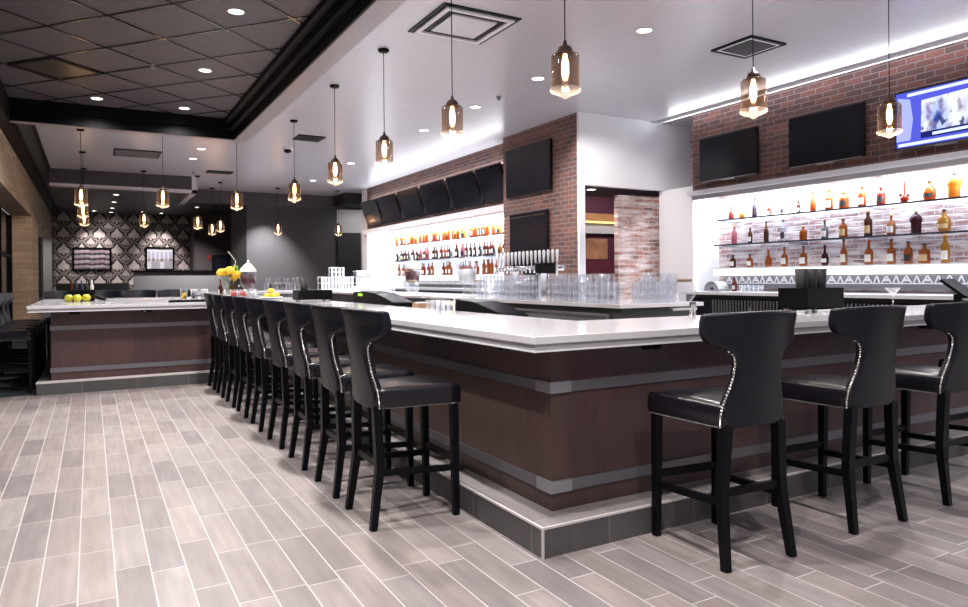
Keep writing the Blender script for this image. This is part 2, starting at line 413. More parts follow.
# black stepped moulding inside the tray
S(MB().box(2.27, 2.29, -4, 13.25, 3.905, 4.25).box(2.19, 2.27, -4, 13.25, 4.06, 4.25).box(2.10, 2.19, -4, 13.25, 4.17, 4.25)
  .box(-1.1, 2.27, 13.23, 13.25, 3.905, 4.25).box(-1.1, 2.19, 13.14, 13.23, 4.08, 4.25).build('trim_1', 'black'))
S(MB().box(-1.27, -1.10, -4, 13.42, 3.86, 4.35).box(-1.27, -1.06, 13.42, 31, 3.86, 4.1).build('trim_2', 'black'))
S(MB().box(-1.06, -.83, 13.42, 22, ZC - .02, 4.1).build('ceiling_margin', 'dgrey_wall'))
S(MB().box(-.86, -.80, 13.42, 22, ZC - .04, ZC).build('trim_3', 'black'))
# far soffits
S(box('ceiling_soffit', 'dark_soffit', -.83, 2.25, 19.1, 19.35, 3.66, ZC - .001))
S(MB().box(-.83, 2.40, 19.1, 19.42, 3.60, 3.66).box(2.25, 2.40, 19.1, 22.3, 3.60, ZC - .001).build('trim_4', 'ceil'))
S(box('ceiling_soffit_rear', 'dark_soffit', 2.5, 7.7, 21.7, 22.0, 3.62, ZC - .001))
S(box('ceiling_soffit_block', 'black_soft', 6.75, 7.7, 20.6, 21.68, 3.66, ZC - .001))
# wooden arcade at the left
S(MB().box(-1.70, -1.27, 3, 20.5, 2.98, 3.86, 0).box(-1.70, -1.27, 20.5, 31, 2.98, 3.86, 0).build('wall_left_header', 'wood_header'))
S(MB().box(-1.70, -1.27, 20.5, 22.9, 0, 2.98, 0).build('wall_left', 'wood_post_lit'))
S(MB().box(-1.70, -1.27, 22.9, 25.2, 0, 2.98).build('wall_left_pier', 'wood_header'))
t = thing('wall_panel', 'narrow dark panel on the wooden wall beyond the arcade post', 'panel', (-1.25, 23.6, 1.75)); box('board', 'black_soft', -.02, .03, -.55, .55, -.85, .85, t)
S(MB().box(-1.72, -1.27, 30.6, 31, 0, 2.98).build('trim_5', 'lgrey_wall'))
S(box('wall_left_inner', mat('sage_wall', (.30, .31, .26), .8), -1.9, -1.8, 25.2, 31, 0, 2.98))
area_late = [('side_room_lamp', (-1.55, 28.5, 2.95), (.2, 3.), 30, (1, .97, .9), (0, 0, 0))]
wn = S(box('window_1', 'navy', -1.78, -1.72, 6, 20.5, 0, 2.98))
for y_ in (9.0, 12.0, 15.0, 18.0, 20.3): box('window_mullion', 'black', -1.73, -1.66, y_, y_ + .07, 0, 2.98, wn)
box('window_rail', 'black', -1.73, -1.67, 6, 20.5, 1.95, 2.02, wn)
S(box('wall_left_near', 'dgrey_wall', -4.1, -4, -4, 6, 0, 4.35)); S(box('wall_left_return', 'dgrey_wall', -4.1, -1.72, 6, 6.1, 0, 4.35))
# damask wall and the dark corner beyond
S(box('wall_back', 'damask', -1.75, 3.60, 31, 31.1, 0, ZC))
S(box('wall_back_dark', 'dbrown_wall', 3.60, 6.2, 29.6, 29.7, 0, ZC)); S(box('wall_back_return', 'dbrown_wall', 3.55, 3.62, 29.7, 31, 0, ZC))
S(box('wall_pony', mat('pony_paint', (.26, .255, .275), .7), 1.33, 4.6, 28, 28.15, 0, 1.66)); S(box('trim_6', 'black', 1.26, 4.6, 27.95, 28.2, 1.66, 1.73))
S(box('wall_grey', 'grey_wall', 4.5, 7.58, 24, 24.12, 0, ZC)); S(box('wall_grey_edge', 'black_soft', 4.02, 4.5, 24, 24.12, 0, ZC))
S(box('wall_grey_low', 'dgrey_wall', 7.58, 8.42, 23.9, 24.0, 0, 3.0)); S(box('wall_light', mat('pale_paint', (.75, .73, .75), .7), 7.58, 9.9, 24.02, 24.12, 0, ZC))
# left back bar wall (brick above, lit white recess below)
S(MB().box(7.05, 7.75, 11.3, 19.45, 2.78, ZC).build('wall_bottles_upper', 'brick_y'))
S(box('wall_bottles', 'white', 7.75, 7.85, 11.3, 20.0, 0, ZC)); S(box('wall_bottles_end', 'white', 7.05, 7.75, 19.46, 19.9, 0, ZC))
S(MB().box(6.92, 7.06, 11.31, 19.6, 2.66, 2.78).build('trim_7', 'white_trim'))
# brick pier and the white wall with its opening
S(box('wall_pier', 'brick_y', 6.8, 6.90, 9.0, 11.3, 0, ZC)); S(box('wall_pier_end', 'brick_y', 6.90, 7.75, 11.22, 11.3, 0, ZC))
S(MB().box(6.795, 6.91, 8.95, 9.0, 0, ZC).box(6.91, 8.6, 8.95, 9.06, 2.84, ZC).box(9.2, 9.9, 8.95, 9.06, 0, ZC).box(8.6, 9.2, 8.95, 9.06, 2.84, ZC).build('wall_white', 'white'))
S(MB().box(8.6, 9.2, 8.28, 8.95, 0, 2.84).box(8.6, 9.2, 8.95, 9.06, 0, 2.84).build('wall_white_return', 'white'))
S(box('ceiling_opening', 'dark_soffit', 6.9, 9.9, 9.06, 10.2, 2.84, 2.95))
S(MB().box(7.69, 9.3, 9.07, 9.17, 0, 2.735).build('wall_brick_column', 'brick_x'))
# lounge seen through the opening
S(MB().box(7.95, 12.5, 13, 13.1, 0, 4.0).build('wall_lounge', 'maroon_d'))
S(box('ceiling_lounge', 'dark_ceil', 7.95, 12.6, 10.2, 13.1, 3.7, 3.8))
S(box('wall_lounge_side', 'maroon_d', 12.5, 12.6, 9.9, 13.1, 0, 4.0))
# right back bar wall
S(MB().box(8.6, 9.2, -4, 8.28, 2.735, ZC).build('wall_right_upper', 'brick_y'))
S(box('wall_right', 'brick_n', 9.2, 9.3, -4, 8.9, 0, ZC))
S(MB().box(8.46, 8.60, -4, 8.28, 2.67, 2.735).build('trim_8', 'white_trim'))
S(MB().box(8.58, 8.66, -4, 8.28, 2.605, 2.67).build('trim_12', 'lgrey_wall'))
S(MB().box(8.40, 8.43, -4, 8.9, 3.955, ZC).build('trim_9', 'white_trim'))

# lounge furniture
t = thing('lounge_booth', 'dark maroon booth seen through the opening beside the brick column', 'booth', (10.6, 12.6, 0))
box('back', 'maroon', -.9, 1.2, .2, .38, 0, 1.75, t); box('seat', 'maroon', -.9, 1.2, -.3, .2, 0, .5, t)
t = thing('lit_shelf', 'wooden ledge with a glowing yellow edge above the maroon booth', 'shelf', (10.6, 12.85, 0))
box('board', 'oak', -.9, 1.0, 0, .14, 2.66, 2.84, t); box('light_edge', emis('warm_edge', (1., .72, .3), 1.6), -.9, 1.0, -.02, 0, 2.61, 2.66, t, label='glowing yellow edge')
S(box('trim_11', 'lgrey_wall', 9.7, 11.6, 12.9, 12.99, 2.38, 2.6))
t = thing('wall_art', 'brown wall panel picture above the maroon booth in the lounge', 'picture', (10.4, 12.95, 2.02))
box('canvas', 'art', -.5, .25, 0, .04, -.24, .24, t)

# ---------------------------------------------------------------- the bar
t = thing('bar_countertop', 'white quartz bar top with a corner, running along both rows of black stools', 'countertop')
outer = [(1.87, 2.83), (8.3, 2.83), (8.3, 3.72), (2.80, 3.72), (2.80, 18.7), (7.0, 18.7), (7.0, 19.5), (1.87, 19.5), (1.87, 13.4), (-.66, 13.4), (-.66, 9.75), (1.87, 9.75)]
MB().prism(outer, 1.033, 1.072).build('slab', 'quartz', t, bevel=.004)
def inset(poly, d):
    n = len(poly); r = []
    for i in range(n):
        p, a, b = Vector(poly[i]), Vector(poly[i - 1]), Vector(poly[(i + 1) % n])
        e1 = (p - a).normalized(); e2 = (b - p).normalized()
        n1 = Vector((-e1.y, e1.x)); n2 = Vector((-e2.y, e2.x)); r.append(tuple(p + (n1 + n2) * d))
    return r
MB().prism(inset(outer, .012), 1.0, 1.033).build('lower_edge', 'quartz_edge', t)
MB().prism(inset(outer, .002), .994, 1.003).build('edge_strip', 'white_trim', t)

t = thing('bar_cabinet', 'dark brown veneer bar front with two grey steel bands on a grey tiled plinth', 'bar')
def bar_body(t, segs, bands=True):
    for (x0, x1, y0, y1) in segs: box('panel', 'bar_wood_y' if y1 - y0 > x1 - x0 else 'bar_wood_x', x0, x1, y0, y1, .15, .994, t)
bar_body(t, [(2.07, 2.17, 2.98, 9.99), (2.17, 8.3, 2.98, 3.08)])
for z0, z1 in ((.762, .815), (.245, .303)):
    box('metal_band', 'band', 2.060, 2.072, 2.98, 9.99, z0, z1, t); box('metal_band', 'band', 2.07, 8.3, 2.970, 2.982, z0, z1, t)
    MB().box(2.055, 2.072, 2.965, 3.10, z0 - .002, z1 + .002).box(2.072, 2.19, 2.965, 2.982, z0 - .002, z1 + .002).build('corner_plate', 'plate', t)
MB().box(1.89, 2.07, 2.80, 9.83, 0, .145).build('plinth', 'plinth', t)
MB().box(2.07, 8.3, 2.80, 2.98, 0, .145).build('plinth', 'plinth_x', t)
MB().box(1.893, 2.07, 2.803, 9.83, .145, .149).build('plinth_top', plank_mat('plinth_cap', .4, (.6, 0), 1, 0, (.22, .20, .198), (.28, .255, .25), (.52, .48, .47), .002, .4, off=(.1, .12)), t)
MB().box(2.07, 8.3, 2.803, 2.98, .145, .149).build('plinth_top', plank_mat('plinth_cap_x', .4, (.6, 0), 0, 1, (.22, .20, .198), (.28, .255, .25), (.52, .48, .47), .002, .4, off=(.1, .12)), t)
MB().box(1.887, 1.899, 2.797, 9.83, .139, .152).box(1.899, 8.3, 2.797, 2.809, .139, .152).build('edge_trim', 'grout', t, bevel=.002)
MB().box(1.886, 1.89, 2.80, 2.806, 0, .14).box(1.89, 1.897, 2.796, 2.80, 0, .14).build('corner_joint', 'grout', t)
def hook(t, x, y, dx, dy):
    MB().box(x - .05 * abs(dy) - .01, x + .05 * abs(dy) + .01, y - .05 * abs(dx) - .01, y + .05 * abs(dx) + .01, .955, .985).tube(
        [(x, y, .96), (x - dx * .04, y - dy * .04, .955), (x - dx * .05, y - dy * .05, .975)], .006, 6).build('bag_hook', 'black', t)
for yy in (3.4, 5.2, 7.0): hook(t, 2.055, yy, 1, 0)
for xx in (2.75, 3.65, 4.6, 5.5): hook(t, xx, 2.965, 0, 1)

t2 = thing('bar_cabinet', 'dark brown bar front of the far wing, facing the tiled floor behind the stools', 'bar')
bar_body(t2, [(-.43, 2.068, 10.0, 10.1), (-.43, -.33, 10.1, 13.3)])
for z0, z1 in ((.762, .815), (.245, .303)):
    box('metal_band', 'band', -.44, 2.05, 9.988, 10.002, z0, z1, t2)
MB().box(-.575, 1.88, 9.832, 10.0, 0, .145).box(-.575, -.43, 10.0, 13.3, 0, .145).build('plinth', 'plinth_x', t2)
MB().box(-.58, 1.88, 9.826, 9.99, .138, .152).build('edge_trim', 'grout', t2)
hook(t2, .62, 9.985, 0, 1); hook(t2, -.18, 9.985, 0, 1)
MB().lathe([(0, 0), (.022, 0), (.022, .006), (0, .006)], 10, (.60, 9.97, .965)).build('hook_knob', 'nail', t2)
t3 = thing('work_deck', 'stainless steel work deck inside the far wing of the bar', 'work counter')
# (deck sits in the well between the wing's tops)

# bar top inside well: the slab above covers it, so the deck is a low inset strip
MB().box(.28, 1.8, 10.5, 12.5, 1.0724, 1.080).build('drain_mat', 'steel', t3)
for xa in (.36, 1.1): MB().box(xa, xa + .6, 10.8, 12.2, 1.080, 1.084).build('drain_grid', 'plate', t3)

# ---------------------------------------------------------------- stools
def make_stool(label):
    t = thing('bar_stool', label, 'bar stool', group='black leather bar stools')
    # seat
    b = MB(); nx, ny = 9, 9; x0, y0 = .226, .242
    tap = lambda y: .80 + .22 * (y + y0) / (2 * y0)
    zt = lambda x, y: .755 + .022 * (1 - (x / x0) ** 2) * (1 - (y / y0) ** 2)
    top = [[(x0 * (2 * i / (nx - 1) - 1), y0 * (2 * j / (ny - 1) - 1)) for i in range(nx)] for j in range(ny)]
    vs = [(x * tap(y), y, zt(x, y)) for r in top for x, y in r]; fs = [(j * nx + i, j * nx + i + 1, (j + 1) * nx + i + 1, (j + 1) * nx + i) for j in range(ny - 1) for i in range(nx - 1)]
    b.add(vs, fs, 0, True)
    rim = [i for i in range(nx)] + [j * nx + nx - 1 for j in range(1, ny)] + [(ny - 1) * nx + i for i in range(nx - 2, -1, -1)] + [j * nx for j in range(ny - 2, 0, -1)]
    base = len(b.v); n = len(rim)
    for dz, sc in ((.742, 1.03), (.70, 1.04), (.655, 1.03), (.645, 1.0)):
        for q in rim: b.v.append((vs[q][0] * sc, vs[q][1] * sc, dz))
    prev = rim
    for L in range(4):
        cur = [base + L * n + k for k in range(n)]
        for k in range(n):
            k2 = (k + 1) % n; b.f.append((prev[k], cur[k], cur[k2], prev[k2])); b.mi.append(0); b.sm.append(True)
        prev = cur
    b.f.append(tuple(prev)); b.mi.append(0); b.sm.append(False)
    b.build('seat', 'seatleather', t)
    # back
    prof = [(0, .190), (.10, .192), (.2, .184), (.28, .170), (.36, .154), (.45, .142), (.55, .137), (.62, .143), (.67, .163), (.70, .198), (.73, .246), (.76, .272), (.82, .284), (.92, .290), (1., .288)]
    def hw(tt):
        for (a, wa), (c, wc) in zip(prof, prof[1:]):
            if tt <= c + 1e-9: k = (tt - a) / (c - a); k = k * k * (3 - 2 * k) if 0 else k; return wa + (wc - wa) * k
        return prof[-1][1]
    NS, NT = 12, 40
    def P(s, tt, side):
        w = hw(tt); x = w * s; c = .03 + .05 * min(1, max(0, (tt - .35) / .5))
        y = -.262 - .095 * tt ** 1.4 + c * (x / .25) ** 2 + (.055 if side else 0)
        if side: x *= .985
        return (x, y, .645 + .54 * tt + (.012 * (1 - s * s) if tt > .99 else 0))
    b = MB(); idx = {}
    for side in (0, 1):
        for j in range(NT + 1):
            for i in range(NS + 1): idx[side, j, i] = len(b.v); b.v.append(P(2 * i / NS - 1, j / NT, side))
    def F(*q, sm=True): b.f.append(tuple(q)); b.mi.append(0); b.sm.append(sm)
    for j in range(NT):
        for i in range(NS):
            F(idx[0, j, i], idx[0, j, i + 1], idx[0, j + 1, i + 1], idx[0, j + 1, i]); F(idx[1, j, i], idx[1, j + 1, i], idx[1, j + 1, i + 1], idx[1, j, i + 1])
        F(idx[0, j, 0], idx[0, j + 1, 0], idx[1, j + 1, 0], idx[1, j, 0]); F(idx[0, j, NS], idx[1, j, NS], idx[1, j + 1, NS], idx[0, j + 1, NS])
    for i in range(NS):
        F(idx[0, NT, i], idx[0, NT, i + 1], idx[1, NT, i + 1], idx[1, NT, i]); F(idx[0, 0, i], idx[1, 0, i], idx[1, 0, i + 1], idx[0, 0, i + 1])
    bk = b.build('backrest', 'leather', t)
    bm = bmesh.new(); bm.from_mesh(bk.data)
    ed = [e for e in bm.edges if e.calc_face_angle(0) > .7]
    bmesh.ops.bevel(bm, geom=ed, offset=.012, segments=3, affect='EDGES', profile=.5)
    for f in bm.faces: f.smooth = True
    bm.to_mesh(bk.data); bm.free()
    # nailheads down both back edges and the seat's rear corners
    for s in (-1, 1):
        b = MB()
        for k in range(25):
            tt = .02 + k * .66 / 24
            x, y, z = P(s, tt, 0); x2, y2, z2 = P(s, tt, 1)
            b.ball((x + (x2 - x) * .35 + s * .003, y + (y2 - y) * .35, z), .0074, 6, 4)
        for k in range(36): b.ball((s * (.231 * tap(-.23 + k * .0132) + .002), -.23 + k * .0132, .649), .0034, 5, 3)
        b.build('nail_trim', 'nail', t)
    for s in (-1, 1):
        MB().beam((s * .205, .220, .66), (s * .203, .232, 0), .046, .036, .046, .036).build('leg', 'ebony', t, bevel=.004)
        b = MB(); b.beam((s * .166, -.232, .66), (s * .186, -.225, .33), .048, .044, .050, .046); b.beam((s * .186, -.225, .335), (s * .208, -.272, 0), .044, .034, .046, .036)
        b.build('leg', 'ebony', t)
        MB().beam((s * .188, -.225, .30), (s * .203, .225, .275), .024, None, .034).build('stretcher', 'ebony', t)
    MB().beam((-.185, -.222, .345), (.185, -.222, .345), .024, None, .036).build('stretcher', 'ebony', t)
    MB().beam((-.2, .226, .325), (.2, .226, .325), .026, None, .036).build('stretcher', 'ebony', t)
    return t
stool = make_stool('black leather nailhead stool, first from the bar corner in the long row of nine')
YS = (3.79, 4.44, 5.165, 5.885, 6.63, 7.35, 8.01, 8.70, 9.37)
for i, y in enumerate(YS):
    if i == 0: stool.location = (1.59, y, 0); stool.rotation_euler = (0, 0, -PI / 2)
    else: dup(stool, (1.59, y, 0), -PI / 2 + random.uniform(-.03, .03), 'black leather nailhead stool, %s from the bar corner in the long row of nine' % ORD[i + 1])
for i, (x, ra) in enumerate(((2.765, -4.7), (3.705, -2.8), (4.60, -2.), (5.52, 0.))):
    dup(stool, (x, 2.51, 0), math.radians(ra), 'black leather stool on the short side of the bar, %s from the quartz corner' % ORD[i + 1], 'black stools on the short side')
for i, y in enumerate((10.35, 11.0, 11.65, 12.3, 12.95)):
    dup(stool, (-.88, y, 0), -PI / 2, 'black leather stool at the end of the far wing, %s from the tiled floor' % ORD[i + 1], 'black stools at the end of the far wing')
for i, x in enumerate((-.42, .17, .76, 1.35)):
    dup(stool, (x, 13.95, 0), PI, 'black stool behind the far wing, only its back showing, %s from the wooden arcade' % ORD[i + 1], 'black stools behind the far wing')

# ---------------------------------------------------------------- ceiling fixtures
def make_pendant():
    t = thing('pendant_lamp', 'x', 'pendant lamp', group='smoked glass pendants over the bar')
    MB().lathe([(0, 0), (.062, 0), (.065, -.012), (.058, -.030), (.015, -.036), (0, -.036)], 20).build('canopy', 'black', t)
    MB().tube([(0, 0, -.03), (0, 0, -.98)], .0042, 6).build('cord', 'black', t)
    MB().lathe([(0, -.955), (.012, -.955), (.016, -.985), (.045, -1.0), (.058, -1.025), (.06, -1.048), (0, -1.048)], 20).build('socket_cap', 'bronze', t)
    MB().lathe([(.045, -1.046), (.085, -1.049), (.097, -1.058), (.1, -1.072), (.1, -1.294)], 28).build('glass_shade', 'amber_shade', t)
    MB().lathe([(.1, -1.294), (.108, -1.302), (.109, -1.312), (.100, -1.322), (.06, -1.338), (.03, -1.350), (.018, -1.362), (0, -1.370)], 28).build('glass_tip', 'clear_bright', t)['label'] = 'clear pointed lower glass'
    MB().lathe([(0, -1.048), (.014, -1.05), (.017, -1.08), (.026, -1.11), (.027, -1.19), (.014, -1.235), (0, -1.24)], 12).build('bulb', 'bulb', t)['label'] = 'glowing filament bulb'
    return t
PEND = [((2.955, 4.045), 'over the bar corner, first above the long row of stools'), ((2.925, 5.768), 'second from the corner above the long row of stools'), ((2.954, 7.561), 'third from the corner above the long row of stools'),
        ((2.91, 9.28), 'fourth from the corner above the long row of stools'), ((2.95, 11.62), 'fifth from the corner above the long row of stools'),
        ((4.685, 3.85), 'over the short side, before the square speaker'), ((6.50, 3.812), 'over the short side, before the lit television'),
        ((2.35, 13.42), 'just past the corner of the dark ceiling tray'), ((1.12, 13.55), 'centred over the far wing behind the dark tray'), ((-.14, 13.98), 'first in the file over the end of the far wing'),
        ((-.135, 16.4), 'second in the file over the end of the far wing'), ((-.13, 18.8), 'third in the file over the end of the far wing'), ((1.12, 18.6), 'above the right edge of the first damask picture'),
        ((2.36, 18.9), 'before the dark brown wall, outermost of three'), ((3.03, 21.2), 'lowest of three before the dark brown wall'), ((3.05, 19.87), 'next to the grey wall edge, before the dark brown wall'),
        ((4.70, 20.4), 'alone against the middle of the dark grey wall'), ((6.42, 20.2), 'before the pale strip beside the grey wall')]
PEND[12] = ((1.12, 18.6), 'small in the distance between the two damask wall pictures')
pend = make_pendant()
for i, ((x, y), w) in enumerate(PEND):
    o = pend if i == 0 else dup(pend, (x, y, ZC))
    o.location = (x, y, ZC); o['label'] = 'smoked glass pendant hanging ' + w
    if i in (0,): pass
    L = bpy.data.lights.new('pendant_glow', 'POINT'); L.energy = 4.5; L.color = (1., .66, .38); L.shadow_soft_size = .03
    lo = bpy.data.objects.new('pendant_glow', L); COL.objects.link(lo); lo.parent = o; lo.location = (0, 0, -1.25)

def make_can():
    t = thing('recessed_downlight', 'x', 'ceiling light', group='recessed ceiling lights')
    MB().lathe([(.078, 0), (.095, 0), (.095, -.006), (.082, -.010), (.078, -.004)], 24).build('trim_ring', 'cantrim', t)
    MB().lathe([(0, -.003), (.078, -.003)], 24).build('lens', 'lens', t)['label'] = 'glowing lens'
    return t
can = make_can(); first = True
def put_can(x, y, z, label, e, size=152, col=(1., .955, .93), tgt=None):
    global first
    o = can if first else dup(can, (x, y, z)); first = False
    o.location = (x, y, z); o['label'] = label
    if e:
        L = bpy.data.lights.new('downlight_beam', 'SPOT'); L.energy = e; L.spot_size = math.radians(size); L.spot_blend = .85; L.color = col; L.shadow_soft_size = .07
        lo = bpy.data.objects.new('downlight_beam', L); COL.objects.link(lo); lo.location = (x, y, z - .02)
        if tgt: lo.rotation_euler = (Vector(tgt) - lo.location).to_track_quat('-Z', 'Y').to_euler()
EW, ET = 330, 430
for i, y in enumerate((3.75, 5.66, 7.70, 9.43, 11.34, 13.2, 15.34, 16.57, 18.45)):
    put_can(5.18, y, ZC, 'recessed light in the white ceiling above the bar aisle, %s from the short side' % ORD[i + 1], EW if i != 2 else 620, 152 if i != 2 else 46, tgt=(7.55, 8.95, 2.55) if i == 2 else None)
for i, y in enumerate((15.0, 16.28)):
    put_can(1.95, y, ZC, 'recessed light in the pale ceiling behind the dark tray, %s from the tray' % ORD[i + 1], 120 if i else 700, 152 if i else 34, tgt=None if i else (-1.4, 20.5, 1.5))
n = 0
for x, y in ((1.38, 12.645), (1.386, 10.23), (1.378, 7.83), (.1, 12.6), (.1, 7.6), (1.38, 5.4), (1.38, 2.6), (.1, 4.2), (1.38, 0.), (.1, .8)):
    n += 1
    put_can(x, y, 4.247, 'recessed light in the dark tile ceiling, %s' % ('next to the tray corner' if n == 1 else 'second from the tray corner along the beam' if n == 2 else 'third from the tray corner along the beam' if n == 3 else
            'between the square vent and the black band' if n == 4 else 'in front of the square vent' if n == 5 else '%s of those over the tiled floor' % ORD[n]), ET)
for i, y in enumerate((22.1, 24.1, 26.4, 28.6, 30.4)):
    put_can(.69, y, ZC, 'recessed light in the file on the dark rear ceiling, %s from the soffit' % ORD[i + 1], 40)
put_can(1.75, 29.7, ZC, 'recessed light close to the top of the damask wall', 0); put_can(3.35, 27, ZC, 'recessed light on the dark rear ceiling above the low grey wall', 1400, 95, tgt=(3.0, 28.4, .9)); put_can(4.9, 22.9, ZC, 'recessed light on the rear ceiling before the grey wall', 950, 72, tgt=(5.2, 24, 1.0))
put_can(8.7, 22.6, ZC, 'added unseen light above the pale strip of wall past the grey wall', 70, 100, tgt=(8.3, 24, 2.4))  # lamp added out of view to brighten the pale wall strip
for x, w in ((.12, 'first'), (2.42, 'second')):
    put_can(x, 30.0, ZC, 'wall-washing light above the %s framed picture on the damask wall' % w, 420, 62, (1, .92, .88), (x, 31, 2.2))
put_can(7.35, 9.35, 2.838, 'recessed light in the dark soffit of the white wall opening', 60, 120, (1, .9, .82))

t = thing('air_diffuser', 'large square white ceiling air diffuser with black slots above the bar', 'air vent', (3.40, 6.43, ZC))
def frame_ring(b, a, c, z0, z1, mi=0):
    b.box(-a, a, -a, -c, z0, z1, mi).box(-a, a, c, a, z0, z1, mi).box(-a, -c, -c, c, z0, z1, mi).box(c, a, -c, c, z0, z1, mi)
b = MB(); frame_ring(b, .44, .388, -.012, 0); b.build('outer_rim', 'black', t)
b = MB(); frame_ring(b, .388, .335, -.03, 0); b.build('frame', 'white_trim', t)
b = MB(); frame_ring(b, .335, .255, -.012, 0); b.build('slot', 'black', t)
MB().box(-.255, .255, -.255, .255, -.028, 0).build('core_panel', 'diff_white', t)
t = thing('ceiling_speaker', 'small square black ceiling speaker grille with white rim near the bar television wall', 'ceiling speaker', (6.61, 5.50, ZC))
b = MB(); frame_ring(b, .29, .25, -.02, 0); b.build('rim', 'black', t)
b = MB(); frame_ring(b, .25, .21, -.016, 0); b.build('frame', 'white_trim', t)
MB().box(-.21, .21, -.21, .21, -.022, 0).build('grille', mat('speaker_mesh', (.035, .034, .04), .6), t)
def vent(label, x, y, z, sx, sy, m='black_soft', rz=0):
    t = thing('ceiling_vent', label, 'air vent', (x, y, z), rz)
    b = MB(); b.box(-sx, sx, -sy, -sy + .03, -.02, 0).box(-sx, sx, sy - .03, sy, -.02, 0).box(-sx, -sx + .03, -sy, sy, -.02, 0).box(sx - .03, sx, -sy, sy, -.02, 0); b.build('frame', 'black', t)
    b = MB()
    for k in range(7): yy = -sy + .05 + k * (2 * sy - .1) / 6; b.box(-sx + .03, sx - .03, yy - .012, yy + .012, -.016, -.004)
    b.build('slats', m, t); MB().box(-sx + .03, sx - .03, -sy + .03, sy - .03, -.003, 0).build('backing', 'black', t)
vent('dark slatted vent in the pale ceiling beside the fifth pendant', 3.56, 12.93, ZC, .25, .24)
vent('wide dark vent behind the tray above the far wing, glinting at its ends', .85, 16.1, ZC, .43, .42, 'steel')
vent('dark flush vent in the pale ceiling by the rear soffit', 2.75, 18.0, ZC, .3, .2)
t = thing('ceiling_vent', 'dark square vent with a shiny panel in the dark tile ceiling', 'air vent', (-.38, 11.08, 4.25), math.radians(41))
b = MB(); frame_ring(b, .40, .35, -.02, 0); b.build('frame', 'black', t); MB().box(-.35, .35, -.35, .35, -.012, 0).build('panel', mat('vent_bronze', (.035, .028, .028), .3, .3), t)
t = thing('ceiling_camera', 'small dome camera on the white ceiling beside the fifth pendant', 'camera', (3.45, 14.1, ZC))
MB().lathe([(0, 0), (.10, 0), (.10, -.04), (0, -.04)], 16).build('base', 'white_trim', t); MB().lathe([(.075, -.04), (.07, -.08), (.04, -.105), (0, -.11)], 16).build('dome', 'black', t)
def sprink(label, x, y, z):
    tag(MB().lathe([(0, 0), (.04, 0), (.04, -.01), (.02, -.03), (.03, -.05), (0, -.05)], 10, (x, y, z)).build('ceiling_sprinkler', 'pipe'), label, 'sprinkler', 'ceiling sprinklers')
sprink('small grey sprinkler head on the white ceiling above the brick pier', 5.2, 8.75, ZC)
sprink('small sprinkler head on the dark tile ceiling between two lights', .73, 10.3, 4.25)
sprink('small sprinkler head on the pale ceiling close to the far soffit', 2.2, 18.3, ZC)

# ---------------------------------------------------------------- televisions
def tv_right(y0, y1, label, on=False):
    t = thing('television', label, 'television', (8.53, (y0 + y1) / 2, 3.21)); h = .345; w = (y1 - y0) / 2
    MB().box(-.02, .03, -w, w, -h, h).build('bezel', 'bezel', t, bevel=.004)
    s = MB().box(-.024, -.0195, -w + .015, w - .015, -h + .015, h - .02).build('screen', 'screen', t)
    MB().box(.03, .07, -.2, .2, -.2, .2).build('wall_mount', 'black_soft', t)
    MB().box(-.01, .02, -.12, .12, -h - .02, -h).box(-.022, .0, -w * .95, w * .95, -h - .006, -h).build('lower_rail', 'steel', t)
    return t
tv_right(6.94, 8.05, 'switched-off television on the brick wall beside the white wall corner')
tv_right(5.32, 6.41, 'switched-off television in the middle of the brick wall over the bottle shelves')
tv = tv_right(3.80, 4.92, 'television showing a bright blue and white sports broadcast', True)
def tv_mat():
    m, nt, b_, out = new_mat('broadcast_image'); nt.nodes.remove(b_); g = NG(nt); p = g.xyz()
    n1 = g.noise(g.comb(0., g.m('MULTIPLY', p[1], 7.), g.m('MULTIPLY', p[2], 4.5)), 1., 2.5); n2 = g.noise(g.comb(3., g.m('MULTIPLY', p[1], 3.), g.m('MULTIPLY', p[2], 2.)), 1., 2.)
    c = g.mix(g.ramp(n1, .42, .56), (.05, .07, .34), (.50, .60, 1.)); c = g.mix(g.ramp(n2, .46, .62), c, (.85, .90, 1.)); n3 = g.noise(g.comb(9., g.m('MULTIPLY', p[1], 9.), g.m('MULTIPLY', p[2], 6.)), 1., 2.)
    c = g.mix(g.ramp(n3, .57, .66, 0., .8), c, (.25, .13, .30)); c = g.mix(g.ramp(n3, .40, .34, 0., .9), c, (.02, .03, .14))
    e = g.n('ShaderNodeEmission'); nt.links.new(c, e.inputs[0]); e.inputs[1].default_value = 1.15; nt.links.new(e.outputs[0], out.inputs[0]); return m
mats = [tv_mat()] + [emis('tv_col_%d' % i, c, s_) for i, (c, s_) in enumerate((((.10, .12, .75), 1.1), ((.72, .80, 1.), 1.3), ((.02, .03, .22), .8), ((.42, .46, 1.), 1.2)))]
b = MB()
def tvq(pts, mi, k):   # pts in screen units: a = 0..1 along, b = 0..1 up
    vs = [(-.0245 - k * .0004, .545 - 1.09 * a, -.33 + .655 * q) for a, q in pts]; b.add(vs, [tuple(range(len(vs)))], mi)
tvq([(0, 0), (1, 0), (1, 1), (0, 1)], 1, 0)
tvq([(0, .12), (.15, .12), (.18, .5), (.15, .86), (.02, .92)], 4, 1); tvq([(.26, .13), (1, .14), (1, .86), (.27, .80)], 0, 1)
tvq([(.12, .91), (1, .93), (1, .985), (.12, .965)], 2, 1); tvq([(.02, .02), (1, .03), (1, .085), (.02, .075)], 2, 2); tvq([(.26, .12), (1, .13), (1, .25), (.26, .23)], 3, 2); tvq([(.38, .15), (1, .165), (1, .215), (.38, .20)], 2, 3)
b.build('broadcast_picture', mats, [c for c in tv.children if c.name.startswith('screen')][0])

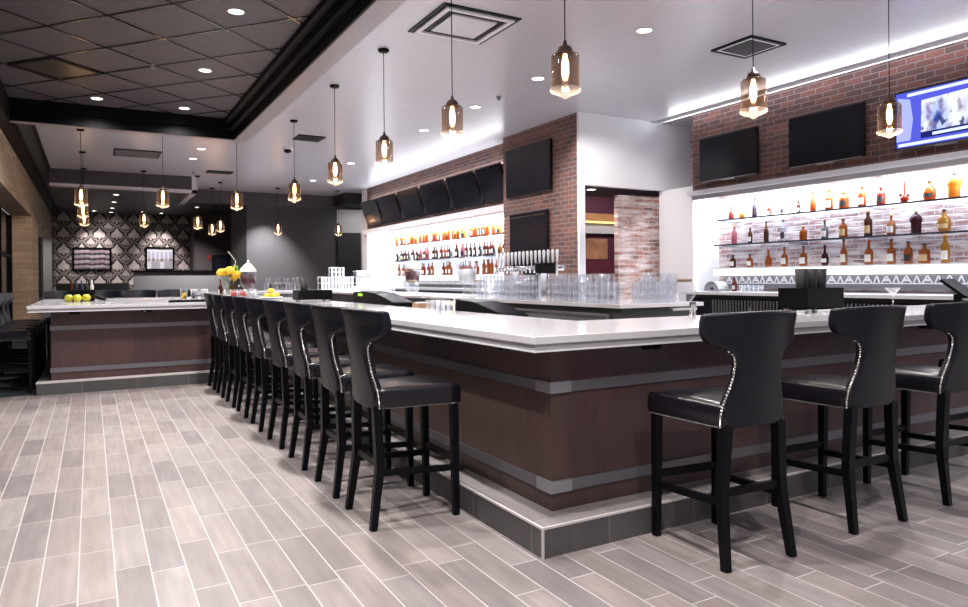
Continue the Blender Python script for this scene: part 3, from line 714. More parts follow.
TL = (19.2, 17.85, 16.45, 15.05, 13.65, 12.32)
for i, y1 in enumerate(TL):
    y0 = y1 - (1.22 if i < 5 else .95)
    t = thing('television', 'switched-off television tilted over the crowded bottle shelves, %s from the brick pier' % ORD[6 - i], 'television', (6.88, (y0 + y1) / 2, 3.21), 0, 'tilted televisions')
    w = (y1 - y0) / 2; th = math.radians(20); c_, s_ = math.cos(th), math.sin(th)
    def tl(b): b.v = [(x * c_ - z * s_, y, z * c_ + x * s_) for x, y, z in b.v]; return b
    tl(MB().box(-.02, .03, -w, w, -.36, .36)).build('bezel', 'bezel', t); tl(MB().box(-.024, -.019, -w + .015, w - .015, -.345, .34)).build('screen', 'screen', t)
    MB().tube([(.03, 0, .1), (.17, 0, .1)], .02, 8).tube([(.03, 0, -.05), (.17, 0, .08)], .015, 8).build('tilt_mount', 'black_soft', t)
    MB().box(-.1 + .16, .26 - .1, -w - .045, -w - .02, -.30, .22).build('cable_cover', 'dgrey_wall', t)

def pier_tv(y0, y1, z0, z1, label, name):
    t = thing(name, label, 'television' if name == 'television' else 'screen', (6.75, (y0 + y1) / 2, (z0 + z1) / 2)); w, h = (y1 - y0) / 2, (z1 - z0) / 2
    MB().box(-.02, .03, -w, w, -h, h).build('bezel', 'bezel', t, bevel=.004)
    MB().box(-.024, -.0195, -w + .02, w - .02, -h + .02, h - .02).build('screen', 'screen', t); MB().box(.03, .05, -.2, .2, -.15, .15).build('wall_mount', 'black_soft', t)
    return t
pier_tv(9.67, 11.1, 2.83, 3.70, 'large switched-off television high on the brick pier', 'television')
t = pier_tv(9.78, 10.98, 1.55, 2.52, 'dark screen with a silver upper edge low on the brick pier behind the taps', 'wall_monitor')
MB().box(-.03, -.02, -.56, .56, .40, .425).build('upper_edge', 'chrome', t)['label'] = 'silver upper edge'

# ---------------------------------------------------------------- back bar: shelves, lit ledges, counters
def back_bar(xf, xb, y0, y1, zs, zl, who, sg):
    for i, z in enumerate(zs):
        t = thing('glass_shelf', '%s glass shelf holding bottles %s' % (('upper', 'middle')[i], who), 'shelf', (xf, y0, z), 0, sg)
        MB().box(0, xb - xf, 0, y1 - y0, -.012, 0).build('pane', 'shelf_glass', t); MB().box(-.008, 0, 0, y1 - y0, -.022, .001).build('front_edge', 'shelf_edge', t)
        k = 0
        while .4 + k * 1.22 < y1 - y0: MB().box(.02, xb - xf, .4 + k * 1.22, .412 + k * 1.22, -.05, -.013).build('bracket', 'steel', t); k += 1
    t = thing('lit_ledge', 'glowing white ledge carrying the lowest bottles %s' % who, 'lit shelf', (xf, y0, zl))
    MB().box(-.02, xb - xf, 0, y1 - y0, -.125, 0).build('light_box', 'lightbox', t); MB().box(-.03, -.02, 0, y1 - y0, -.015, .0).build('lip', 'white_trim', t)
back_bar(8.80, 9.19, -3.5, 8.02, (2.262, 1.866), 1.492, 'under the brick television wall', 'glass shelves by the lit television')
back_bar(7.30, 7.74, 11.35, 18.5, (2.27, 1.845), 1.44, 'beside the brick pier', 'glass shelves beside the pier')
def zig(x, y0, y1, z0, z1, step, label):
    t = thing('zigzag_glasses', label, 'rail', (x, y0, z0)); h = z1 - z0; n = int((y1 - y0) / step); b = MB()  # zigzag bars stand in for a row of upturned martini glasses
    for k in range(n):
        a = k * step; w = step * (.62 if k % 2 else .38) ; m_ = a + step * .5; hw_ = step * (.48 if k % 2 else .30)
        b.beam((0, m_ - hw_, 0), (0, m_, h), .012, None, .014); b.beam((0, m_, h), (0, m_ + hw_, 0), .012, None, .014)
        if k % 2: b.beam((0, m_ - hw_ * .45, h * .4), (0, m_ + hw_ * .45, h * .4), .010, None, .03)
    b.build('zigzag_bars', 'white_trim', t); MB().box(-.008, .008, 0, y1 - y0, -.016, 0).build('base_rod', 'white_trim', t)
    MB().box(.05, .07, 0, y1 - y0, -.085, h + .003).build('back_panel', 'pipe', t)
zig(9.0, -1., 8.0, 1.255, 1.345, .128, 'white zigzag bars standing in for upturned martini glasses, grey panel behind, below the glowing ledge')
zig(7.5, 11.6, 17.6, 1.23, 1.30, .128, 'small zigzag bars standing in for upturned martini glasses below the crowded bottle shelves')
t = thing('bottle_counter', 'pale back counter under the zigzag bars with dark glass-fronted coolers', 'counter', (8.3, -1, 0))
MB().box(0, .89, 0, 9.25, 1.075, 1.12).build('worktop', 'diff_white', t); MB().box(.1, .89, 0, 9.25, 0, 1.075).build('base_cabinet', 'black_soft', t)
for k in range(7):
    d = MB().box(.085, .1, .1 + k * 1.3, 1.32 + k * 1.3, .3, 1.02).build('cooler_door', 'screen', t)
    MB().box(.06, .085, .15 + k * 1.3, .18 + k * 1.3, .45, .9).build('door_handle', 'steel', d)
b = MB()
for k in range(60): b.box(.05, .075, 5.4 + k * .055, 5.412 + k * .055, .72, 1.0)
b.build('rack_wires', 'steel', t)
t = thing('bottle_counter', 'grey back counter under the crowded bottle shelves', 'counter', (6.95, 11.35, 0))
MB().box(0, .79, 0, 6.3, 1.08, 1.13).build('worktop', 'steel', t); MB().box(.05, .79, 0, 6.3, 0, 1.08).build('base_cabinet', 'black_soft', t)

# island
def island(label, x0, x1, y0, y1, cut=None):
    t = thing('island_counter', label, 'counter', (x0, y0, 0), 0, 'island counters behind the bar'); w, L = x1 - x0, y1 - y0
    MB().box(0, w, 0, L, 1.005, 1.05).build('worktop', 'quartz', t, bevel=.003); MB().box(.08, w - .08, .08, L - .08, 0, 1.005).build('base_cabinet', 'dgrey_wall', t)
    return t
t = island('pale island counter with beer taps and rows of stacked glasses', 5.15, 6.45, 6.05, 11.15)
d = MB().box(.04, .08, .25, 2.35, .15, .93).build('cooler_front', 'steel', t); d['label'] = 'stainless cooler front'
MB().box(.025, .04, .3, 2.3, .88, .91).build('cooler_handle', 'chrome', d)
island('pale island counter further back, next after the gap, loaded with clear glasses', 5.15, 6.45, 11.4, 17.6)

# service rail inside the bar
t = thing('service_station', 'low steel service station behind the long side of the bar', 'work counter', (2.95, 4.4, 0))
MB().box(0, .5, 0, 6.2, .86, .90).build('worktop', 'steel', t); MB().box(.04, .5, .02, 6.18, 0, .86).build('base_cabinet', 'black_soft', t)

def pos(label, x, y, z, rz=0., s=1.):
    t = thing('payment_terminal', label, 'till', (x, y, z), rz, 'black tills')
    b = MB(); pr = [(-.66 * s, .0), (-.66 * s, .14), (-.12 * s, .245), (.30 * s, .265), (.62 * s, .245), (.62 * s, .0)]
    n = len(pr); vs = [(-.13, y_, z_) for y_, z_ in pr] + [(.13, y_, z_) for y_, z_ in pr]
    b.add(vs, [tuple(range(n))[::-1], tuple(range(n, 2 * n))] + [(i, (i + 1) % n, n + (i + 1) % n, n + i) for i in range(n)]); b.build('housing', 'black', t, bevel=.008)
    b = MB(); b.add([(-.12, -.64 * s, .149), (.12, -.64 * s, .149), (.12, -.14 * s, .246), (-.12, -.14 * s, .246)], [(0, 1, 2, 3)]); b.build('screen', 'screen', t)
    MB().box(-.139, -.1305, .28 * s, .42 * s, .20, .235).build('display', 'greenled', t)['label'] = 'small green display'
    return t
pos('black sloped till with a green display behind the near half of the bar top', 3.16, 5.72, .90)
pos('black sloped till with a green display behind the far half of the bar top', 3.16, 8.25, .94, 0, 1.1)
tag(box('till_stand', 'steel', 3.02, 3.30, 7.55, 8.95, .90, .94), 'thin steel plate under the far black till', 'stand')

# ---------------------------------------------------------------- draft tower
t = thing('beer_tower', 'long chrome beer tower with a row of pale tap handles on the island', 'beer tower', (5.9, 8.15, 1.05))
MB().tube([(0, 0, .45), (0, 1.80, .45)], .042, 14).build('pipe', 'chrome', t)
for y_ in (.55, 1.35): MB().box(-.05, .05, y_ - .04, y_ + .04, 0, .41).build('column', 'chrome', t)
MB().box(-.06, .06, .75, .97, 0, .40).build('black_column', 'black', t)
MB().box(-.15, -.125, .0, .48, .37, .52).build('sign_panel', 'black', t); MB().box(-.155, -.12, .48, .51, .36, .53).box(-.155, -.12, -.03, 0, .36, .53).build('panel_frame', 'chrome', t)
for k in range(16):
    y_ = .06 + k * .112
    MB().lathe([(0, .52), (.012, .52), (.015, .56), (.019, .62), (.023, .69), (.014, .715), (0, .72)], 8, (-.07, y_, 0)).build('tap_handle', 'white_trim', t)
    MB().tube([(0, y_, .45), (-.07, y_, .46), (-.09, y_, .44), (-.095, y_, .38)], .015, 6).tube([(-.07, y_, .46), (-.07, y_, .53)], .010, 6).build('faucet', 'chrome', t)

# ---------------------------------------------------------------- glassware
def glass_mesh(h, r0, r1, inv=False, seg=12):
    p = [(0, 0), (r0, 0), (r1, h), (r1 - .003, h), (r0 - .003, .012), (0, .012)]
    if inv: p = [(r, h - z) for r, z in p]
    return MB().lathe(p, seg)
def proto(name, b, m, label='x', cat='glass', group=None):
    o = b.build(name, m); tag(o, label, cat, group); o['_used'] = 0; return o
def place(o, loc, label, group, rz=0.):
    if o['_used']:
        r = o.copy(); COL.objects.link(r)
    else: r = o
    o['_used'] = 1
    r.location = loc; r.rotation_euler = (0, 0, rz); r['label'] = label; r['group'] = group; return r
pint = proto('pint_glass', glass_mesh(.15, .031, .044, True), 'clear_bright')
tumb = proto('tumbler', glass_mesh(.10, .036, .041, False), 'clear_bright')
flute = proto('carafe', MB().lathe([(0, 0), (.055, 0), (.06, .10), (.055, .16), (.022, .24), (.022, .30), (.034, .33), (.03, .33), (.018, .30)], 12), 'clear_bright')
def stack3(x, y, z, where, grp, n=3):
    for q in range(n): place(pint, (x, y, z + .001 + q * .100), '%s pint glass, %s' % (('lowest', 'middle', 'topmost')[q], where), grp)
for r_ in range(2):
    nm = ('front row', 'second row')[r_]
    for k in range(14):
        stack3(5.27 + r_ * .112 + random.uniform(-.006, .006), 8.12 + k * .108, 1.05, '%s stack before the beer taps, %s' % (ORD[k + 1], nm), 'stacked pint glasses before the taps')
    for k in range(12):
        stack3(5.27 + r_ * .112 + random.uniform(-.006, .006), 6.36 + k * .110, 1.05, '%s stack from the island corner, %s along the aisle' % (ORD[k + 1], nm), 'stacked pint glasses by the island corner', 3 if k % 4 else 2)
for r_ in range(2):
    for k in range(7 - r_ - (r_ == 0)):
        stack3(5.52 + k * .108 + r_ * .03, 6.15 + r_ * .107, 1.05, '%s stack on the short island edge, %s row' % (ORD[k + 1], ('outer', 'inner')[r_]), 'stacked pint glasses on the short island edge', 3 if k % 3 else 2)
for r_ in range(3):
    for k in range(9):
        place(pint, (5.28 + r_ * .11, 13.95 + k * .20 + random.uniform(-.02, .02), 1.051), '%s clear glass, %s row of the further island counter' % (ORD[k + 1], ('front', 'middle', 'third')[r_]), 'clear glasses on the further island counter')
        if r_ == 0: place(pint, (5.62, 13.95 + k * .2, 1.051), '%s clear glass, innermost row of the further island counter' % ORD[k + 1], 'clear glasses on the further island counter')
for k in range(9):
    place(flute, (4.05 + k * .118, 18.95 + (k % 2) * .12, 1.073), '%s glass carafe from the bouquet in the line on the rear bar top' % ORD[k + 1], 'carafes on the rear bar top')
for k in range(5):
    place(tumb, (8.62, 6.98 + k * .085, 1.121), '%s tumbler from the beverage caddy on the pale back counter' % ORD[k + 1], 'tumblers on the back counter')
for k in range(6):
    place(tumb, (2.66 - (k % 2) * .10, 5.30 + (k // 2) * .10, 1.073), '%s small tumbler on the bar top beside the near till' % ORD[k + 1], 'tumblers on the bar top')
# glass racks on the rear bar top
def rack(label, x, y, z, w, d, h, tiers):
    t = thing('glass_rack', label, 'rack', (x, y, z), 0, 'white glass racks'); b = MB()
    for k in range(tiers):
        z0 = k * h / tiers; z1 = (k + 1) * h / tiers
        b.box(-w / 2, w / 2, -d / 2, d / 2, z0, z0 + .012); b.box(-w / 2, w / 2, -d / 2, -d / 2 + .01, z1 - .02, z1).box(-w / 2, w / 2, d / 2 - .01, d / 2, z1 - .02, z1)
        n_ = int(w / .085)
        for q in range(n_ + 1):
            xx = -w / 2 + q * w / n_
            b.box(xx - .028, xx + .028, -d / 2, -d / 2 + .01, z0, z1).box(xx - .008, xx + .008, d / 2 - .01, d / 2, z0, z1)
    b.build('frame', 'rack_plastic', t)
    b = MB(); n_ = int(w / .085)
    for q in range(n_):
        for k in range(tiers): b.lathe([(.034, .02 + k * h / tiers), (.036, (k + 1) * h / tiers - .03)], 8, (-w / 2 + (q + .5) * w / n_, 0, 0))
    b.build('racked_tumblers', 'clear_bright', t)
rack('large white glass rack on the rear bar top before the grey wall', 5.95, 19.05, 1.073, .85, .45, .36, 2)
rack('small white rack standing on top of the large glass rack', 5.98, 19.05, 1.434, .32, .3, .26, 2)
rack('second white glass rack on the rear bar top, close to the lit white wall', 6.75, 19.05, 1.073, .45, .45, .34, 2)
t = thing('steel_bin', 'steel cutlery bin on the second white glass rack', 'bin', (6.74, 19.05, 1.414)); MB().box(-.22, .22, -.15, .15, 0, .16).build('bin_body', 'steel', t, bevel=.01); MB().box(-.23, .23, -.16, .16, .16, .18).build('lid', 'white_trim', t)

# ---------------------------------------------------------------- bottles
def bottle(kind, h, r, body, lab, cap, seg=14, flat=1., name='liquor_bottle', small=False):
    P = {'wine': [(0, 0), (r, .0), (r, .55), (r * .9, .64), (r * .36, .76), (r * .34, .97), (r * .36, 1.)],
         'round': [(0, 0), (r * .75, .0), (r, .12), (r, .36), (r * .8, .52), (r * .32, .64), (r * .30, .88), (r * .34, .9)],
         'squat': [(0, 0), (r * .95, .0), (r, .05), (r, .55), (r * .9, .66), (r * .34, .74), (r * .34, .88), (r * .36, .9)],
         'tall': [(0, 0), (r, .0), (r, .66), (r * .85, .73), (r * .42, .8), (r * .4, .98), (r * .42, 1.)],
         'flask': [(0, 0), (r * .8, 0), (r * .95, .05), (r, .5), (r * .85, .62), (r * .3, .7), (r * .26, .95), (r * .3, .97)],
         'ball': [(0, 0), (r * .6, 0), (r * .92, .14), (r, .34), (r * .86, .54), (r * .5, .68), (r * .25, .74), (r * .25, .85)],
         'crown': [(0, 0), (r * .78, 0), (r * .86, .40), (r * .84, .44), (r, .52), (r * .96, .68), (r * .5, .8), (r * .25, .82), (r * .25, .88)]}[kind]
    b = MB().lathe([(x, z * h) for x, z in P], seg, sy=1., sx=flat)
    top = P[-1]; capb = MB().lathe([(0, top[1] * h), (top[0] * 1.15, top[1] * h), (top[0] * 1.15, min(top[1] + .08, 1.08) * h), (0, min(top[1] + .08, 1.08) * h)], 10)
    lb = None
    if lab:
        z0, z1 = (.14, .46) if kind in ('wine', 'tall', 'squat', 'flask') else (.16, .34)
        rr_ = r * 1.015
        a0, a1 = PI - .95, PI + .95; n_ = 8; vs = []
        for z in (z0 * h, z1 * h):
            for k in range(n_ + 1): a = a0 + (a1 - a0) * k / n_; vs.append((rr_ * flat * math.cos(a) - (.001), rr_ * math.sin(a), z))
        lb = (vs, [(k, n_ + 1 + k, n_ + 2 + k, k + 1) for k in range(n_)])
    if small:
        o = len(b.v); nb = len(b.f)
        b.add(capb.v, capb.f, 1, False)
        if lb: b.add(lb[0], lb[1], 2)
        return b.build(name, [body, cap, lab or 'label'])
    t = thing(name, 'x', 'bottle'); b.build('glass_body', body, t); capb.build('cap', cap, t)
    if lb: MB().add(*lb).build('label', lab, t)
    return t
XR = 8.97
rows = [(2.2625, 'upper glass shelf', [
    (7.823, 'round', .20, .040, 'l_red', None, 'cap', 'red round-bodied bottle with a slim neck'), (7.606, 'ball', .15, .042, 'l_gold', None, 'cap_g', 'small yellow ball-shaped bottle'),
    (7.367, 'wine', .27, .034, 'l_blue', 'label_k', 'cap', 'slim dark blue bottle'), (7.102, 'tall', .15, .028, 'l_red', 'label', 'cap_r', 'small red bottle with a white label and red cap'),
    (6.865, 'wine', .17, .028, 'l_clearb', 'label_k', 'cap', 'small clear bottle with a dark label'), (6.596, 'tall', .16, .028, 'l_dark', 'label', 'cap', 'small dark bottle with a white label'),
    (6.362, 'round', .29, .040, 'l_orange', None, 'cap', 'slender orange bottle with a long neck'), (6.115, 'flask', .27, .052, 'l_orange', 'label', 'cap_g', 'broad orange flask with a round white label'),
    (5.893, 'squat', .23, .062, 'l_amber', 'label_k', 'cap_g', 'wide amber and blue square bottle'), (5.637, 'tall', .25, .048, 'l_amber', 'label', 'cap_g', 'upright amber bottle with a tall white label'),
    (5.38, 'squat', .23, .052, 'l_red', 'label_k', 'cap', 'red and grey shouldered bottle'), (5.079, 'guitar', .27, .05, 'l_red', None, 'cap_r', 'red guitar-like bottle with a thin upright neck'),
    (4.777, 'ball', .25, .072, 'l_orange', 'label_k', 'cap', 'ball-shaped bottle half orange and half blue'), (4.493, 'crown', .30, .075, 'l_gold', None, 'cap', 'golden flared bottle with a dark stopper')]),
    (1.8665, 'middle glass shelf', [
    (7.763, 'tall', .26, .042, 'l_pink', None, 'cap_g', 'pale pink bottle at the shelf end'), (7.452, 'tall', .21, .032, 'l_dark', 'label', 'cap', 'slim dark bottle with a white label'),
    (7.156, 'wine', .28, .036, 'l_dark', None, 'cap', 'dark brown wine-shaped bottle'), (6.856, 'tall', .28, .040, 'l_clearb', 'label_k', 'cap', 'clear tall bottle with black labels'),
    (6.522, 'squat', .20, .050, 'l_amber', None, 'cap_g', 'squat amber bottle'), (6.183, 'flask', .24, .048, 'l_grey', 'label', 'cap_r', 'grey bottle with a red side label'),
    (5.907, 'squat', .25, .052, 'l_amber', 'label_t', 'cap', 'square amber bottle with a tan label'), (5.555, 'tall', .30, .048, 'l_dark', 'label_t', 'cap_g', 'tall dark amber bottle with a cream label'),
    (5.25, 'flask', .24, .050, 'l_amber', 'label', 'cap_g', 'copper bottle with a broad white label'), (4.938, 'crown', .28, .066, 'l_wine', None, 'cap_g', 'wide dark purple decanter with a tall stopper'),
    (4.61, 'ball', .28, .072, 'l_gold', 'label_t', 'cap', 'big round amber bottle with a tan band')]),
    (1.4925, 'glowing ledge', [
    (7.793, 'squat', .20, .045, 'l_dark', 'label', 'cap', 'stubby dark bottle with a pale label, first on the ledge'), (7.462, 'squat', .20, .045, 'l_amber', 'label', 'cap', 'stubby amber bottle with a pale label'),
    (7.12, 'round', .25, .050, 'l_amber', None, 'cap_r', 'round amber bottle with a red top'), (6.839, 'flask', .26, .048, 'l_orange', 'label', 'cap', 'orange flask with a curved white label'),
    (6.522, 'flask', .26, .052, 'l_amber', 'label', 'cap', 'copper flask with a curved white label'), (6.183, 'round', .28, .048, 'l_wine', 'label', 'cap', 'dark round bottle with a round white label'),
    (5.90, 'wine', .31, .042, 'l_amber', 'label', 'cap', 'slender brown bottle with a long white label'), (5.548, 'wine', .28, .048, 'l_amber', 'label', 'cap_r', 'amber bottle with a square white label'),
    (5.25, 'wine', .28, .048, 'l_orange', 'label', 'cap', 'copper bottle with a large white label beside the amber one'), (5.036, 'tall', .25, .048, 'l_amber', 'label_k', 'cap', 'amber bottle with a dark label'),
    (4.842, 'squat', .24, .060, 'l_amber', 'label_t', 'cap', 'squat amber bottle with a black stopper'), (4.599, 'tall', .31, .045, 'l_gold', 'label', 'cap_g', 'tall golden bottle with a long label, last on the ledge')])]
for z, where, lst in rows:
    for i, (y, kind, h, r, body, lab, cp, desc) in enumerate(lst):
        if kind == 'guitar':
            t = thing('liquor_bottle', 'x', 'bottle')
            MB().ball((0, 0, .055), .055, 12, 8, sx=.5).ball((0, -.045, .10), .022, 8, 6, sx=.5).ball((0, .05, .11), .022, 8, 6, sx=.5).build('glass_body', body, t)
            MB().lathe([(.013, .1), (.013, .26), (.018, .29), (0, .30)], 8).build('neck', 'cap_r', t)
        else: t = bottle(kind, h * 1.07, r * 1.04, body, lab, cp)
        t.location = (XR, y, z); t['label'] = desc + (', ' + where + ', brick recess' if 'ledge' not in desc else ', brick recess')
        t['group'] = 'bottles on the ' + where
# crowded left shelves: nine kinds copied along three levels
kinds = [bottle(k, h, r, b_, l_, c_, 8, 1., 'liquor_bottle', True) for k, h, r, b_, l_, c_ in (
    ('wine', .30, .038, 'l_amber', 'label', 'cap'), ('tall', .31, .040, 'l_orange', None, 'cap_g'), ('wine', .29, .038, 'l_dark', 'label', 'cap_r'), ('squat', .25, .05, 'l_gold', 'label_k', 'cap'),
    ('flask', .28, .05, 'l_orange', 'label', 'cap'), ('wine', .31, .037, 'l_clearb', 'label_k', 'cap_r'), ('tall', .28, .042, 'l_red', 'label', 'cap'), ('squat', .24, .055, 'l_wine', 'label_t', 'cap'), ('tall', .30, .038, 'l_pink', 'label_k', 'cap_g'))]
KN = ('amber bottle with white label', 'slim orange bottle', 'dark bottle with red cap', 'squat golden bottle', 'orange flask', 'clear bottle with black label', 'red bottle with white label', 'dark wine coloured bottle', 'pink bottle')
for k in kinds: k['_used'] = 0
def crowd(z, y0, y1, step, pool, where, skip=()):
    n = int((y1 - y0) / step); out = 0
    for i in range(n):
        if i in skip: continue
        y = y0 + (i + .5) * step + random.uniform(-.015, .015); q = pool[int(random.random() * len(pool))]; out += 1
        o = place(kinds[q], (7.46 + random.uniform(-.05, .05), y, z + .0008), '%s, %s bottle from the pier on the %s' % (KN[q], ORD[out], where), 'bottles on the ' + where); tag(o, o['label'], 'bottle', o['group'])
crowd(2.27, 11.45, 18.3, .135, (0, 1, 1, 1, 3, 4, 4, 1, 0), 'upper crowded shelf')
crowd(1.845, 11.45, 18.3, .13, (0, 2, 2, 3, 5, 6, 7, 8, 5, 8, 2), 'middle crowded shelf')
crowd(1.44, 11.45, 18.3, .15, (0, 1, 4, 4, 6, 3, 0), 'lowest crowded shelf', (4, 5, 6, 7, 20, 21, 26, 27, 28, 34, 35, 36, 37))
for k, o in enumerate(kinds):
    if not o['_used']: bpy.data.objects.remove(o)

# ---------------------------------------------------------------- things on the bar
def dispenser(label, x, y, z, fill, lidm, s=1., group='glass drink jars'):
    t = thing('drink_dispenser', label, 'jar', (x, y, z), 0, group)
    MB().lathe([(0, 0), (.09 * s, 0), (.09 * s, .02), (.05 * s, .05), (.05 * s, .13), (.08 * s, .16), (0, .16)], 16).build('foot', 'clear_bright', t)
    MB().lathe([(0, .165), (.09 * s, .165), (.125 * s, .24), (.13 * s, .33), (.125 * s, .42)], 20).build('jar', 'clear_bright', t)
    MB().lathe([(0, .17), (.084 * s, .17), (.118 * s, .24), (.122 * s, .38), (0, .385)], 16).build('filling', fill, t)
    MB().lathe([(.135 * s, .42), (.13 * s, .45), (.09 * s, .51), (.04 * s, .56), (.015 * s, .575), (.022 * s, .60), (0, .625)], 20).build('domed_lid', lidm, t)
    MB().tube([(-.118 * s, 0, .20), (-.15 * s, 0, .20), (-.155 * s, 0, .175)], .012, 8).build('spigot', 'chrome', t)
    if s > 1.05: t.scale = (1, 1, 1.22)
    return t
dispenser('glass jar of dark fruit with a white domed lid beside the yellow flowers', 2.28, 12.05, 1.072, 'berry', 'cream')
dispenser('glass jar of purple infusion with a clear domed lid before the crowded shelves', 5.92, 13.6, 1.05, 'berry', 'white_lid2', 1.25)
dispenser('clear glass jar of white liquid standing beside the beer taps', 5.85, 11.0, 1.05, 'diff_white', 'clear_bright', 1.3)
def globe(label, x, y, z, s=1.):
    t = thing('globe_jar', label, 'jar', (x, y, z), 0, 'round glass jars')
    MB().lathe([(0, .0), (.08 * s, 0), (.08 * s, .01), (.125 * s, .06), (.14 * s, .13), (.12 * s, .21), (.09 * s, .245)], 20).build('bowl', 'clear_bright', t)
    MB().lathe([(0, .245), (.095 * s, .245), (.095 * s, .28), (0, .28)], 20).build('lid', 'white_lid', t)
globe('round glass jar with a brown lid at the end of the island stacks', 6.33, 6.24, 1.05, .95)
globe('round glass jar with a dark lid on the further island counter', 5.7, 13.1, 1.05, 1.0)
globe('round glass jar with a dark lid beyond the beer tower', 5.75, 10.4, 1.05, .9)
# flowers
t = thing('flower_vase', 'clear vase of yellow chrysanthemums on the bar behind the last stools', 'flowers', (2.02, 12.25, 1.072))
MB().lathe([(0, 0), (.055, 0), (.06, .1), (.05, .2), (.058, .26)], 16).build('vase', 'clear_bright', t)
def bloom(b, c, r):
    for k in range(34):
        a = k * 2.399; el = math.acos(1 - 1.55 * (k + .5) / 34); d = Vector((math.sin(el) * math.cos(a), math.sin(el) * math.sin(a), math.cos(el)))
        b.ball(Vector(c) + d * r * .8, r * .34, 6, 4)
    return b
for i, (dx, dy, dz, r) in enumerate(((-.12, .06, .40, .075), (.0, -.02, .43, .08), (.10, -.03, .36, .075), (-.04, .1, .42, .06), (.06, .05, .31, .06))):
    bloom(MB(), (dx, dy, dz), r).build('bloom', 'petal', t); MB().tube([(0, 0, .05), (dx * .5, dy * .5, .22), (dx, dy, dz)], .005, 5).build('stem', 'stem', t)
b = MB()
for k in range(16): b.ball((.13 + random.uniform(-.07, .07), .05 + random.uniform(-.05, .05), .47 + random.uniform(-.05, .05)), .03, 6, 4, sz=.6)
b.tube([(.02, .03, .1), (.12, .05, .45)], .005, 5); b.build('greenery', 'stem', t)
MB().tube([(.02, 0, .3), (.1, 0, .6), (.0, 0, .74), (-.02, 0, .76)], .008, 5).build('pale_twig', 'cream', t)
# small jars on a tray
t = thing('garnish_tray', 'low black tray at the edge of the far wing under three jars', 'tray', (1.20, 10.12, 1.072)); MB().box(-.30, .30, -.11, .11, 0, .022).build('tray_base', 'black', t); MB().box(-.30, .30, -.115, -.11, 0, .03).build('tray_rim', 'black', t)
for x, f, w in ((1.085, 'lemon', 'yellow citrus'), (1.215, 'purple', 'purple olives'), (1.345, 'cream', 'white onions')):
    t = thing('garnish_jar', 'small glass of %s on the black tray of the far wing' % w, 'jar', (x, 10.15, 1.094), 0, 'garnish jars')
    MB().lathe([(0, 0), (.042, 0), (.048, .15), (.045, .15), (.04, .01)], 14).build('glass', 'clear_bright', t)
    b = MB(); 
    for k in range(9): b.ball((random.uniform(-.02, .02), random.uniform(-.02, .02), .03 + k * .007), .018, 6, 4)
    b.build('garnish', f, t)
for x, y, f, w in ((1.93, 11.35, 'cherry', 'red cherries next to the last stool'), (2.06, 11.30, 'cherry', 'red cherries under the yellow flowers'), (2.2, 11.25, 'cream', 'pale garnish before the fruit jar')):
    t = thing('garnish_bowl', 'clear bowl of ' + w, 'bowl', (x, y, 1.072), 0, 'garnish bowls')
    MB().lathe([(0, 0), (.035, 0), (.062, .10), (.060, .14), (.056, .14), (.03, .01)], 14).build('bowl', 'clear_bright', t)
    b = MB()
    for k in range(12): a = k * 2.4; b.ball((.03 * math.cos(a), .03 * math.sin(a), .045 + k * .005), .02, 6, 4)
    b.build('garnish', f, t)
for i, (x, y) in enumerate(((1.86 + .06, 12.55), (2.05, 12.75), (1.98, 11.8))):
    o = bottle('wine', .28, .036, ('l_dark', 'l_clearb', 'l_dark')[i], 'label', 'cap'); o.location = (x, y, 1.073)
    tag(o, ('dark bottle behind the cherry bowls on the bar', 'clear bottle behind the flower vase on the bar', 'dark bottle in front of the flower vase on the bar')[i], 'bottle', 'bottles near the flowers')
t = thing('fruit_plate', 'shallow plate under a heap of lemons on the bar top', 'plate', (2.36, 10.75, 1.072)); MB().lathe([(0, 0), (.10, 0), (.17, .025), (.165, .03), (.1, .008), (0, .008)], 20).build('dish', 'white_trim', t)
for k, (dx, dy, dz) in enumerate(((-.07, -.05, .045), (.02, -.07, .045), (.09, 0, .048), (-.02, .05, .045), (.0, -.01, .115))):
    tag(MB().ball((0, 0, 0), .038, 10, 7, sx=1.25).build('lemon', 'lemon', None, (2.36 + dx, 10.75 + dy, 1.079 + dz)), 'yellow lemon on the plate, %s' % ('resting on top of the others' if k == 4 else '%s of the four at the bottom' % ORD[k + 1]), 'lemon', 'lemons on the plate')
t = thing('bottle_caddy', 'black caddy full of bottles on the end of the far wing', 'caddy', (-.12, 11.75, 1.072)); MB().box(-.17, .17, -.1, .1, 0, .16).build('caddy_box', 'black', t)
for k in range(5): MB().lathe([(.026, .165), (.026, .22), (.011, .25), (.011, .30), (0, .30)], 8, (-.13 + k * .065, (k % 2) * .06 - .03, 0)).build('bottle_neck', ('l_dark', 'label_k', 'l_blue', 'label_k', 'label')[k], t)
for k, (x, y) in enumerate(((-.27, 11.33), (-.17, 11.28), (-.06, 11.36))):
    tag(MB().lathe([(0, .01), (.03, 0), (.056, .04), (.058, .065), (.035, .10), (.01, .093), (0, .09)], 12).build('green_apple', 'apple', None, (x, y, 1.0725)), 'yellow-green apple before the black caddy, %s from the wooden arcade' % ORD[k + 1], 'apple', 'apples before the caddy')
t = thing('bar_tongs', 'black barware lying on the top of the far wing beside the caddy', 'utensil', (.10, 11.2, 1.072)); MB().tube([(-.08, .12, .08), (0, .02, .05), (.1, -.12, .02)], [.022, .028, .016], 8).build('handle', 'black', t); MB().box(.07, .14, -.18, -.1, 0, .03).build('tip', 'steel', t)
